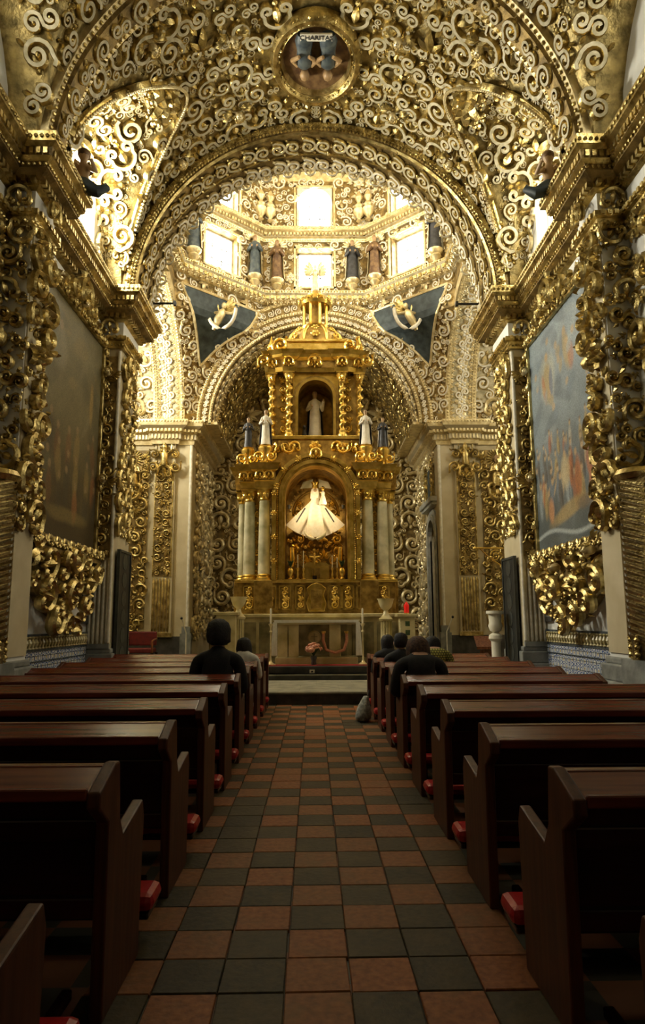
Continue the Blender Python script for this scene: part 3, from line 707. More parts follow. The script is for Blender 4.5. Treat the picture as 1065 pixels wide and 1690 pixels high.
# ------------------------------------------------------------------ crossing shell: spandrels, pendentives, lateral arches
RA = 3.2
cs = MB()
def arch_wall(mb, mapf, xm, zt, r, n=40, m=0):
    for i in range(n):
        q = []
        for a in (PI*i/n, PI*(i+1)/n):
            c, s = math.cos(a), math.sin(a); t = min(xm/abs(c) if abs(c) > 1e-6 else 1e9, (zt-ZC)/s if s > 1e-6 else 1e9); q.append(((r*c, ZC+r*s), (t*c, ZC+t*s)))
        mb.quad(mapf(*q[0][0]), mapf(*q[0][1]), mapf(*q[1][1]), mapf(*q[1][0]), m)
ZR = 11.3
arch_wall(cs, lambda x, z: (x, YA+.02, z), 3.95, ZR, 3.25)
for sg in (1, -1): arch_wall(cs, lambda y, z, g=sg: (g*WX, YC+y, z), 3.5, ZR, RA)
nz = 22
for qx in (1, -1):
    for qy in (1, -1):
        grid = []
        for i in range(nz+1):
            z = ZC+(ZR-ZC)*i/nz; xa = math.sqrt(max(0, RA*RA-(z-ZC)**2)); xa = max(xa, 1.45)
            for j in range(9): t = j/8; grid.append((qx*SX*(xa+(AP-xa)*t), YC+qy*(AP-(AP-xa)*t), z))
        cs.add(grid, [(i*9+j, i*9+j+1, (i+1)*9+j+1, (i+1)*9+j) for i in range(nz) for j in range(8)])
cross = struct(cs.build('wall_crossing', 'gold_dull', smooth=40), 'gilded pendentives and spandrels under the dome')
def pend(qx, z, t):
    xa = max(math.sqrt(max(0, RA*RA-(z-ZC)**2)), 1.45); return Vector((qx*SX*(xa+(AP-xa)*t), YC+AP-(AP-xa)*t, z))
def pend_sample(r):
    z = r.uniform(7.7, ZR-.1); t = r.uniform(.04, .96); e = .02
    P = pend(1, z, t); A = pend(1, z, t+e)-P; B = pend(1, z+e, t)-P; N = A.cross(B)
    if N.y > 0: N = -N
    if z > 9.1 and abs(t-.5) < .44*max(0, (z-9.1)/1.85)**.7+.02 and z < 10.97: return None
    return P, N, (0, 0, 1)
scatter(pend_sample, [(.2, 300), (.14, 900), (.1, 1500), (.06, 2000)], 'ivory', {'scroll': 4, 'double_scroll': 3, 'rosette': 1, 'leaf_spray': 1}, cross, cross, seed=5, limit=280)
for sg in (1, -1):   # blue panels with a flying angel holding a garland
    zz = [9.35, 10.95]; a0, a1, b0, b1 = pend(sg, 9.35, .5), pend(sg, 9.35, .5), pend(sg, 10.9, .14), pend(sg, 10.9, .86)
    m = MB(); gv = []
    for i in range(11):
        z = 9.1+1.85*i/10; hw = .44*(i/10)**.7
        for j in range(9): gv.append(tuple(pend(sg, z, .5+hw*(-1+j/4))+Vector((-sg*.03, -.035, -.025))))
    m.add(gv, [(i*9+j, i*9+j+1, (i+1)*9+j+1, (i+1)*9+j) for i in range(10) for j in range(8)])
    fr_ = [Vector(gv[i*9]) for i in range(11)]; fr2 = [Vector(gv[i*9+8]) for i in range(11)]; MB().tube(fr_, .04, 6).tube(fr2, .04, 6).tube([fr_[-1], fr2[-1]], .04, 6).build('panel_frame', 'gold_pale', cross)
    c = pend(sg, 10.3, .5)+Vector((-sg*.05, -.06, -.03))
    tri = m.build('pendentive_panel', 'panel_blue', cross)
    t = thing('angel_relief', 'flying gilded angel holding a pale garland on the %s blue pendentive' % ('right' if sg > 0 else 'left'), 'angel', c)
    b = MB(); b.tube([c+Vector((sg*.25, 0, -.35)), c+Vector((sg*.12, -.08, -.1)), c+Vector((0, -.1, .12)), c+Vector((-sg*.05, -.1, .24))], [.05, .12, .13, .05], 8); b.ell(c+Vector((-sg*.07, -.12, .34)), (.08, .08, .1), 8, 6)
    for s in (-1, 1): b.tube([c+Vector((s*.1, -.1, .14)), c+Vector((s*.3, -.12, .1)), c+Vector((s*.42, -.1, .25))], [.05, .04, .03], 6)
    b.build('figure', 'gold_pale', t, smooth=60)
    w = MB()
    for s in (-1, 1):
        for k in range(4): leaf(w, s*.08, .1, PI/2-s*(.5+.35*k), .5-.06*k, .16, .05)
    MB().merge(w, Matrix.Translation(c+Vector((0, -.04, .1))) @ Matrix.Rotation(PI/2, 4, 'X')).build('wings', 'gold', t)
    pts = [c+Vector((.42*math.cos(a), -.14, .25-.62*math.sin(a))) for a in np.linspace(0, PI, 13)]
    MB().tube(pts, .055, 6).build('garland', 'strap_ivory', t, smooth=60)
# spandrel carving above far arch, near the ring
def span_sample(r):
    x = r.uniform(0, 1.6); z = r.uniform(10.9, 11.3); return ((x, YF-.02, z), (0, -1, 0), (0, 0, 1))
scatter(span_sample, [(.11, 200), (.07, 200)], 'ivory', {'scroll': 1, 'rosette': 1}, cross, cross, seed=8, limit=90)
# lateral arches and transepts
la = MB()
for sg in (1, -1):
    arc_band(la, [(3.46, sg*(WX-.02), 1), (RA, sg*(WX-.02), 1), (RA, sg*(WX+.12), 1), (RA+.03, sg*(WX+.14), 0), (RA+.03, sg*4.72, 1), (RA, sg*4.74, 1), (RA, sg*4.86, 0), (3.5, sg*4.86, 0), (3.5, sg*7.0, 0)], ZC, n=48, axis='x', yc=YC)
lat = struct(la.build('trim_5', ['strap_cream', 'gold_pale'], smooth=30), 'carved soffits of the side arches beside the crossing')
for i in range(22):
    th = PI*(i+.3)/40; 
    for (x, r_) in ((4.43, .24),): orn('ivory', ('rosette', 'double_scroll')[i % 2], lat, (x, YC+(RA+.03)*math.cos(th), ZC+(RA+.03)*math.sin(th)), (0, -math.cos(th), -math.sin(th)), (0, 0, 1) if th < 1.2 else (0, -1, 0), r_*.95, .8 if i % 2 else 0, .7, lat)
d = MB()
for sg in (1, -1):
    for i in range(90): th = PI*i/110; d.ell((sg*(WX+.05), YC+(RA-.01)*math.cos(th), ZC+(RA-.01)*math.sin(th)), .035, 5, 4); d.ell((sg*4.8, YC+(RA-.01)*math.cos(th), ZC+(RA-.01)*math.sin(th)), .03, 5, 4)
d.build('bead_row', 'gold_pale', lat, kind='stuff')
for i in range(34):   # gilt scroll borders of the soffit and the deep side-arm vault behind it
    th = PI*(i+.5)/64; N_ = (0, -math.cos(th), -math.sin(th))
    for x in (4.14, 4.69): orn('gold', 'leaf_spray', lat, (x, YC+(RA+.03)*math.cos(th), ZC+(RA+.03)*math.sin(th)), N_, (1, 0, 0), .085, 0, .8, lat)
def sv(r):
    th = r.uniform(.03, 1.7); return ((r.uniform(4.98, 6.6), YC+3.49*math.cos(th), ZC+3.49*math.sin(th)), (0, -math.cos(th), -math.sin(th)), (1, 0, 0))
scatter(sv, [(.26, 200), (.17, 400), (.1, 500)], 'ivory', {'scroll': 4, 'double_scroll': 3, 'shell_scroll': 2}, lat, lat, seed=77, limit=220)
# transept end and near walls
for sg, side in ((1, 'right'), (-1, 'left')):
    t = MB(); mp = lambda s, z, d, g=sg: (g*(7.0+d), s, z)
    wall_holes(t, mp, YA, YF, 0, 11.3, [(YC-.8, YC+.8, 7.9, 9.9)]); t.quad((sg*4.9, YA, 0), (sg*7, YA, 0), (sg*7, YA, 11.3), (sg*4.9, YA, 11.3))
    struct(t.build('wall_transept_'+side, 'plaster_ochre'), 'outer wall of the %s side arm' % side)
    window(mp, YC-.8, YC+.8, 7.9, 9.9, 3, 4, 'pane_'+side, True, label='lit window in the end wall of the %s side arm' % side)

# ------------------------------------------------------------------ far wall with the arch to the apse
fw_ = MB()
arch_wall(fw_, lambda x, z: (x, YF, z), 7.0, 11.5, RA, 48)
for sg in (1, -1): fw_.quad((sg*3.75, YF, 0), (sg*7, YF, 0), (sg*7, YF, ZC), (sg*3.75, YF, ZC))
far = struct(fw_.build('wall_far', 'plaster_ochre'), 'far wall of the crossing pierced by the apse arch')
for sg, side in ((1, 'right'), (-1, 'left')):
    mb = MB(); ws = MB()
    ws.box(*sorted((sg*3.70, sg*7)), YF-.08, YF, 0, 1.02); ws.build('wainscot', 'stone_dark', far)
    # pilaster: body, carved insert, flutes, base
    xa, xb = 4.2, 4.82; p = MB().box(*sorted((sg*xa, sg*xb)), YF-.12, YF, 1.02, 6.75); pil = p.build('pilaster', 'plaster_ochre', far)
    MB().box(*sorted((sg*(xa+.07), sg*(xb-.07))), YF-.135, YF-.11, 2.75, 6.15).build('carved_field', 'gold_dull', pil)
    fr = MB()
    for x in (xa+.05, xb-.05): fr.tube([(sg*x, YF-.13, 2.75), (sg*x, YF-.13, 6.2)], .022, 5)
    fr.build('edge_moulding', 'gold', pil)
    for k in range(6):
        x = xa+.09+k*(xb-xa-.18)/5; MB().tube([(sg*x, YF-.12, 1.14), (sg*x, YF-.13, 1.2), (sg*x, YF-.13, 2.62), (sg*x, YF-.12, 2.7)], [.02, .036, .036, .02], 7).build('flute', 'gold', pil, smooth=60)
    MB().box(*sorted((sg*(xa-.03), sg*(xb+.03))), YF-.16, YF-.0, 1.0, 1.12).build('base', 'gold', pil)
    def ps(r): return ((sg*r.uniform(xa+.14, xb-.14), YF-.135, r.uniform(2.82, 6.1)), (0, -1, 0), (0, 0, 1))
    scatter(ps, [(.13, 400), (.09, 1200), (.055, 1500), (.035, 1000)], 'gilt', {'scroll': 3, 'double_scroll': 2, 'leaf_spray': 2}, pil, None, seed=3, limit=120, depth=.8)
    # putto capital: scroll brackets, small figure, cherub
    cap = MB(); xm = (xa+xb)/2
    cap.lathe([(.09, 0), (.12, .1), (.1, .22), (.13, .34), (.06, .42), (.05, .45), (.085, .52), (.085, .6), (.001, .67)], (sg*xm, YF-.22, 6.05), 10, 0, 1, .8)
    for s in (-1, 1): cap.tube([(sg*xm+s*.1, YF-.22, 6.4), (sg*xm+s*.22, YF-.24, 6.5), (sg*xm+s*.2, YF-.22, 6.68)], [.04, .035, .03], 6)
    cap.build('putto', 'gold', pil, smooth=60)
    for s in (-1, 1):
        orn('gilt', 'scroll', pil, (sg*xm+s*.33, YF-.14, 6.0), (0, -1, 0), (0, 0, 1), .2, 0 if s > 0 else PI, 1); orn('gilt', 'scroll', pil, (sg*xm+s*.3, YF-.14, 6.4), (0, -1, 0), (0, 0, 1), .17, PI/2, 1)
    orn('gilt', 'shell_scroll', pil, (sg*xm, YF-.14, 5.85), (0, -1, 0), (0, 0, 1), .24, 0, 1); orn('gilt', 'leaf_spray', pil, (sg*xm, YF-.14, 6.6), (0, -1, 0), (0, 0, 1), .2, 0, .8)
    # carved panel with the haloed saint
    pa = MB().box(*sorted((sg*5.0, sg*5.98)), YF-.05, YF, 1.25, 6.55).build('carved_panel', 'gold_dull', far, label='tall panel of dark gilt carving, haloed saint above')
    def cp(r):
        x, z = r.uniform(5.06, 5.92), r.uniform(1.32, 6.5)
        if z > 5.35 and abs(x-5.48) < .36: return None
        return ((sg*x, YF-.05, z), (0, -1, 0), (0, 0, 1))
    scatter(cp, [(.2, 250), (.15, 700), (.1, 1500), (.06, 2200)], 'gilt', {'scroll': 4, 'double_scroll': 3, 'shell_scroll': 2, 'leaf_spray': 2, 'cherub_head': .4}, pa, None, seed=21, limit=230, depth=.8)
    hl = MB(); hx, hz = sg*5.48, 6.28
    for k in range(20): a = 2*PI*k/20; leaf(hl, .12*math.cos(a), .12*math.sin(a), a, .2, .05, .03)
    MB().merge(hl, Matrix.Translation((hx, YF-.06, hz)) @ Matrix.Rotation(PI/2, 4, 'X')).build('halo', 'gold', pa)
    sn = MB(); sn.lathe([(.16, 0), (.2, .1), (.17, .35), (.15, .5), (.17, .62), (.07, .70), (.05, .73), (.09, .80), (.1, .88), (.001, 1.0)], (hx, YF-.12, 5.42), 12, [0]*6+[1]*4, 1, .7, lambda w, z, i: 1+.07*math.sin(9*w)*(i < 5))
    for s in (-1, 1): sn.tube([(hx+s*.15, YF-.14, 6.0), (hx+s*.24, YF-.2, 5.85), (hx+s*.05, YF-.28, 5.9)], [.05, .045, .035], 6, 0)
    sn.build('saint_relief', ['gold', 'skin_statue'], pa, smooth=60)
    orn('gilt', 'cherub_head', pa, (hx, YF-.06, 4.75), (0, -1, 0), (0, 0, 1), .28, 0, .9); orn('gilt', 'shell_scroll', pa, (hx, YF-.06, 5.3), (0, -1, 0), (0, 0, 1), .34, PI, .9)
    # upper gilt panel in the side arm
    up = MB().box(*sorted((sg*4.98, sg*6.0)), YF-.05, YF, 7.55, 10.4).build('upper_panel', 'gold_dull', far)
    for (z, k, r_) in ((7.85, 'shell_scroll', .34), (8.4, 'rosette', .3), (8.95, 'shell_scroll', .34), (9.5, 'double_scroll', .3), (10.0, 'rosette', .3)):
        orn('gold', k, up, (sg*5.48, YF-.05, z), (0, -1, 0), (0, 0, 1), r_, PI if z > 8.6 and k[0] == 's' else 0, .8)
    def us(r): return ((sg*r.uniform(5.05, 5.93), YF-.05, r.uniform(7.6, 10.35)), (0, -1, 0), (0, 0, 1))
    scatter(lambda r: (lambda q: None if abs(abs(q[0][0])-5.48) < .27 else q)(us(r)), [(.17, 100), (.12, 300), (.07, 500)], 'strap', {'scroll': 4, 'double_scroll': 3, 'leaf_spray': 1}, up, None, seed=6, limit=150)
    # cornice with ressauts round pilaster and jamb
    path = [(3.72, YB), (3.72, YF), (4.15, YF), (4.15, YF-.14), (4.87, YF-.14), (4.87, YF), (7.0, YF)]
    e = MB(); z6 = 6.72; prof = [(0, z6, 0), (.05, z6, 1), (.07, z6+.12, 1), (.12, z6+.14, 0), (.12, z6+.3, 1), (.2, z6+.34, 1), (.2, z6+.42, 0), (.34, z6+.5, 1), (.36, z6+.6, 1), (.36, ZC, 1), (0, ZC, 1)]
    sweep(e, path, prof, -1, 0, sg < 0); eo = e.build('cornice', ['plaster_ochre', 'gold_pale'], far)
    d = MB(); dentils(d, path, .2, z6+.34, z6+.42, .06, .07, .11, -1, sg < 0); dentils(d, path, .06, z6+.15, z6+.28, .05, .09, .10, -1, sg < 0); beads(d, path, .36, z6+.62, .03, .09, -1, sg < 0); d.build('dentil_row', 'gold_pale', eo, kind='stuff')
    # jamb of the apse opening and its white corner moulding
    j = MB().box(*sorted((sg*3.70, sg*4.2)), YF-.02, YF+.5, 0, 6.75); j.build('jamb', 'plaster_ochre', far)
    MB().tube([(sg*3.74, YF-.04, .5), (sg*3.74, YF-.04, 6.7)], .05, 8).build('corner_moulding', 'strap_ivory', far, smooth=60)
    MB().box(*sorted((sg*3.6, sg*3.92)), YF-.18, YF, .3, 1.1).box(*sorted((sg*3.64, sg*3.88)), YF-.14, YF, 1.1, 1.3).build('jamb_base', 'stone_grey', far)
# archivolt of the apse arch: three carved bands
av = MB(); arc_band(av, [(4.0, YF, 0), (4.0, YF-.12, 1), (3.9, YF-.14, 1), (3.88, YF-.06, 0), (3.62, YF-.06, 1), (3.6, YF-.12, 1), (3.52, YF-.12, 1), (3.5, YF-.05, 0), (3.26, YF-.05, 1), (3.24, YF-.1, 1), (RA-.03, YF-.1, 1), (RA-.03, YF+.02, 0), (3.16, YF+.6, 1), (3.1, YF+.6, 1), (3.1, YF+.7, 0), (3.05, YF+.7, 0), (3.0, YB, 0)], ZC, n=56)
avo = struct(av.build('trim_6', ['gold_dull', 'gold_pale'], smooth=30), 'broad carved archivolt framing the apse')
for (r, n, k, t, rr) in ((3.75, 46, 'scroll', 'ivory', .125), (3.38, 44, 'double_scroll', 'ivory', .12), (3.95, 76, 'leaf_spray', 'gold', .07)):
    for i in range(n):
        th = PI*(i+.5)/n; orn(t, k, avo, (r*math.cos(th), YF-.07-(.07 if r > 3.9 else 0), ZC+r*math.sin(th)), (0, -1, 0), (math.cos(th), 0, math.sin(th)), rr, PI*(i % 2), .9)
for i in range(40):
    th = PI*(i+.5)/40; N_ = (-math.cos(th), 0, -math.sin(th)); orn('ivory', 'scroll', avo, (3.16*math.cos(th), YF+.24, ZC+3.16*math.sin(th)), N_, (0, 1, 0), .17, PI*(i % 2), .8); orn('gold', 'shell_scroll', avo, (3.13*math.cos(th), YF+.52, ZC+3.13*math.sin(th)), N_, (0, 1, 0), .14, PI, .8)
    orn('gold', 'leaf_spray', avo, (3.08*math.cos(th), YF+.68, ZC+3.08*math.sin(th)), (0, -1, 0), N_, .12, 0, .8)
d = MB(); arc_beads(d, 3.56, YF-.14, ZC, 130, .035); arc_beads(d, 3.2, YF-.12, ZC, 120, .03); d.build('bead_row', 'gold_pale', avo, kind='stuff')
def apse_vault(r):
    th = r.uniform(.02, PI/2); y = r.uniform(YF+.8, YB-.3); return ((3.03*math.cos(th), y, ZC+3.03*math.sin(th)), (-math.cos(th), 0, -math.sin(th)), (0, 1, 0))
scatter(apse_vault, [(.27, 200), (.19, 400), (.13, 600), (.08, 500)], 'gilt', {'scroll': 5, 'double_scroll': 3, 'shell_scroll': 2}, avo, avo, seed=31, limit=280, depth=.6)
# apse walls
ap = MB(); ap.quad((-3.75, YB, 0), (3.75, YB, 0), (3.75, YB, 10.6), (-3.75, YB, 10.6))
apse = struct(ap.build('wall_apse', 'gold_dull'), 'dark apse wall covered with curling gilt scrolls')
def aps(r):
    x, z = r.uniform(1.2, 3.68), r.uniform(1.2, 10.4)
    if x*x+(z-ZC)**2 > 3.0**2 and z > ZC: return None
    return ((x, YB-.02, z), (0, -1, 0), (0, 0, 1))
scatter(aps, [(.34, 250), (.25, 700), (.17, 1200), (.1, 1800), (.06, 1500)], 'gold', {'scroll': 5, 'double_scroll': 3, 'shell_scroll': 3, 'leaf_spray': 1}, apse, apse, seed=41, limit=280, depth=.9)
for sg, side in ((1, 'right'), (-1, 'left')):
    holes = [(20.0, 21.2, 0.3, 4.6)] if sg > 0 else []
    m = MB(); wall_holes(m, lambda s, t, d, g=sg: (g*(3.75+d), s, t), YF, YB, 0, ZC, holes, .9)
    w = struct(m.build('wall_apse_'+side, 'plaster_ochre'), '%s side wall of the apse' % side); walls['apse', side] = w
    def sw(r):
        y, z = r.uniform(YF+.5, YB-.1), r.uniform(1.0, 6.7)
        if sg > 0 and y < 21.7 and z < 6.3: return None
        return ((sg*3.73, y, z), (-sg, 0, 0), (0, 0, 1))
    scatter(sw, [(.24, 200), (.16, 400), (.1, 500)], 'gold', {'scroll': 4, 'double_scroll': 3, 'shell_scroll': 2, 'leaf_spray': 1}, w, None, seed=51, limit=280, depth=.9)
# the arched door in the right apse wall
dr = MB(); k = 12; yc = 20.6
for (r0, r1, e) in ((.6, .78, .10), (.78, .95, .05)):
    pr_ = [(yc-r1, .3)]+[(yc-r1*math.cos(PI*i/k), 4.0+r1*math.sin(PI*i/k)) for i in range(k+1)]+[(yc+r1, .3)]
    pi_ = [(yc-r0, .3)]+[(yc-r0*math.cos(PI*i/k), 4.0+r0*math.sin(PI*i/k)) for i in range(k+1)]+[(yc+r0, .3)]
    n = len(pr_); dr.add([(3.75-e, *q) for q in pr_]+[(3.75-e, *q) for q in pi_]+[(3.76, *q) for q in pr_]+[(3.8, *q) for q in pi_],
        [(i, i+1, n+i+1, n+i) for i in range(n-1)]+[(i, i+1, 2*n+i+1, 2*n+i) for i in range(n-1)]+[(n+i, n+i+1, 3*n+i+1, 3*n+i) for i in range(n-1)])
dr.box(3.5, 3.76, yc-1.05, yc+1.05, 5.05, 5.2).box(3.56, 3.76, yc-1.0, yc+1.0, 4.95, 5.05)
door = struct(dr.build('door_1', 'stone_pale'), 'grey stone arched doorway in the right apse wall, dark inside')
MB().box(4.55, 4.62, 20.0, 21.2, .3, 4.62).build('door_leaf', 'wood_dark', door)
t = thing('oval_picture', 'small dark framed picture above the arched stone doorway', 'picture', (3.7, yc, 5.25))
MB().box(3.69, 3.72, yc-.4, yc+.4, 5.35, 6.35).build('canvas', 'panel_blue', t)
f = MB().box(3.66, 3.74, yc-.5, yc-.4, 5.25, 6.45).box(3.66, 3.74, yc+.4, yc+.5, 5.25, 6.45).box(3.66, 3.74, yc-.4, yc+.4, 5.25, 5.35).box(3.66, 3.74, yc-.4, yc+.4, 6.35, 6.45); f.build('frame', 'gold', t)
for k in range(6):
    for s in (-1, 1): orn('gilt', 'scroll', t, (3.66, yc+s*.55, 5.3+k*.22), (-1, 0, 0), (0, 0, 1), .14, k, 1)

# ------------------------------------------------------------------ drum and dome
oct_ = [(1.45, 3.5), (-1.45, 3.5), (-3.5, 1.45), (-3.5, -1.45), (-1.45, -3.5), (1.45, -3.5), (3.5, -1.45), (3.5, 1.45)]
octp = [Vector((x*SX, YC+y)) for x, y in oct_]
ZD0, ZD1, ZD2, ZD3 = ZR, 13.35, 13.75, 15.5
dm = MB(); faces = []
for i in range(8):
    a, b = octp[i], octp[(i+1) % 8]; mid = (a+b)/2; d = (b-a).normalized(); n = Vector((d.y, -d.x))
    if n.dot(mid-Vector((0, YC))) < 0: n = -n
    L = (b-a).length; faces.append((mid, d, n, L))
    mp = lambda s, t, dd, mid=mid, d=d, n=n: (mid.x+d.x*s+n.x*dd, mid.y+d.y*s+n.y*dd, t)
    wall_holes(dm, mp, -L/2, L/2, ZD0, ZD1+.05, [(-.56, .56, 11.85, 13.12)], .35); wall_holes(dm, mp, -L/2, L/2, ZD2-.05, ZD3, [(-.56, .56, 13.9, 15.25)], .35)
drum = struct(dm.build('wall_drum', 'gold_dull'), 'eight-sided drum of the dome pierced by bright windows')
names = ['far', 'far left', 'left', 'near left', 'near', 'near right', 'right', 'far right']
for i, (mid, d, n, L) in enumerate(faces):
    mp = lambda s, t, dd, mid=mid, d=d, n=n: (mid.x+d.x*s+n.x*dd, mid.y+d.y*s+n.y*dd, t)
    window(mp, -.56, .56, 11.85, 13.12, 3, 3, 'pane_dome_low', False, .3, 'lower window on the %s side of the dome drum' % names[i])
    window(mp, -.56, .56, 13.9, 15.25, 3, 3, 'pane_dome_high', True, .3, 'upper arched window on the %s side of the dome drum' % names[i])
    if i in (3, 4, 5): continue
    N = (-n.x, -n.y, 0)
    def dsamp(r):
        s = r.uniform(-L/2+.08, L/2-.08); z = r.choice((r.uniform(ZD0+.05, ZD1-.05), r.uniform(ZD2+.05, ZD3-.05)))
        if abs(s) < .68 and (11.75 < z < 13.2 or 13.8 < z < 15.35): return None
        return (mp(s, z, -.0), N, (0, 0, 1))
    fc = MB().box(0, .001, 0, .001, 0, .001)
    scatter(dsamp, [(.2, 120), (.14, 500), (.09, 1000), (.055, 1200)], 'ivory', {'scroll': 4, 'double_scroll': 2, 'rosette': 1.2, 'shell_scroll': 1.5, 'leaf_spray': 1}, drum, None, seed=60+i, limit=80, depth=1.0)
    # window surround beads and a pedestal vase between upper windows
    sm = MB()
    for (t0, t1) in ((11.78, 13.19), (13.83, 15.32)):
        for (s0, s1, c0, c1) in ((-.66, -.6, t0, t1), (.6, .66, t0, t1), (-.66, .66, t0, t0+.06), (-.66, .66, t1-.06, t1)):
            P = [mp(s0, c0, 0), mp(s1, c0, 0), mp(s1, c1, 0), mp(s0, c1, 0), mp(s0, c0, -.06), mp(s1, c0, -.06), mp(s1, c1, -.06), mp(s0, c1, -.06)]
            sm.add(P, [(4, 5, 6, 7), (0, 1, 5, 4), (1, 2, 6, 5), (2, 3, 7, 6), (3, 0, 4, 7)])
    sm.build('window_surround', 'gold_pale', drum)
ring = [tuple(p) for p in octp]+[tuple(octp[0])]
e = MB(); sweep(e, ring, [(0, ZD1, 0), (.06, ZD1, 1), (.08, ZD1+.1, 1), (.14, ZD1+.14, 0), (.14, ZD1+.22, 1), (.3, ZD1+.28, 1), (.3, ZD2, 1), (0, ZD2, 1)], 1 if True else -1, 0)
co = e.build('cornice', ['strap_cream', 'gold_pale'], drum)
d = MB(); dentils(d, ring, .14, ZD1+.16, ZD1+.24, .06, .08, .11, 1); beads(d, ring, .3, ZD2-.06, .03, .09, 1); beads(d, ring, .07, ZD1+.05, .028, .08, 1); d.build('dentil_row', 'gold_pale', co, kind='stuff')
e = MB(); sweep(e, ring, [(0, ZD0-.12, 0), (.10, ZD0-.10, 1), (.24, ZD0, 1), (.24, ZD0+.14, 0), (.30, ZD0+.2, 1), (.30, ZD0+.28, 1), (0, ZD0+.3, 1)], 1, 0)
co = e.build('ring_moulding', ['strap_cream', 'gold_pale'], drum)
for (p, dd_) in along(ring, .245, .27, 1):
    if p.y > YC-.5: orn('ivory', 'scroll', co, (p.x, p.y, ZD0+.07), (-dd_.y, dd_.x, 0), (0, 0, 1), .085, 0, .8)
for (p, dd_) in along(ring, .17, .2, 1):
    if p.y > YC-.5: orn('gold', 'leaf_spray', co, (p.x, p.y, ZD0-.06), (-dd_.y, dd_.x, -.8), (0, 0, 1), .1, PI, .8)
d = MB(); dentils(d, ring, .24, ZD0+.02, ZD0+.12, .10, .05, .16, 1); beads(d, ring, .30, ZD0+.24, .03, .09, 1); d.build('dentil_row', 'gold', co, kind='stuff')
dome = MB(); prev = octp; zz = ZD3
for k in range(1, 8):
    a = PI/2*k/7; sc = math.cos(a); z = ZD3+3.0*math.sin(a); cur = [Vector((p.x*sc, YC+(p.y-YC)*sc)) for p in octp]
    for i in range(8): j = (i+1) % 8; dome.quad((prev[i].x, prev[i].y, zz), (prev[j].x, prev[j].y, zz), (cur[j].x, cur[j].y, z), (cur[i].x, cur[i].y, z))
    prev, zz = cur, z
struct(dome.build('ceiling_dome', 'gold_pale'), 'gilded inner shell of the dome')
# unseen slabs added over apse and side arms to stop sky leaks behind the shells
struct(MB().box(-4.3, 4.3, YF+.02, YB+.3, 10.75, 10.85).box(-4.4, -4.3, YF, YB+.3, ZC, 10.8).box(4.3, 4.4, YF, YB+.3, ZC, 10.8).box(WX+.02, 7.4, YA-.3, YF+.2, 11.28, 11.38).box(-7.4, -WX-.02, YA-.3, YF+.2, 11.28, 11.38).build('trim_7', 'stone_dark'), 'unseen slabs blocking sky light behind the apse and side arm vaults')
struct(MB().box(-4.3, -2.98, YF-.02, YB, ZC-.03, ZC+.05).box(2.98, 4.3, YF-.02, YB, ZC-.03, ZC+.05).build('trim_8', 'gold_pale'), 'gilt ledge carrying the apse vault')
# hanging vases flanking the upper central window
for i in (0, 1, 7):
    mid, dd_, n, L = faces[i]
    for s in (-1, 1):
        P = mid+dd_*(s*(L/2-.22))
        o = MB().lathe([(.02, 0), (.1, .06), (.05, .14), (.17, .3), (.2, .42), (.12, .5), (.16, .56), (.05, .7), (.14, .85), (.08, 1.0), (.001, 1.12)], (P.x-n.x*.15, P.y-n.y*.15, 13.95), 10).build('vase_finial', 'gold_pale', drum, smooth=50)
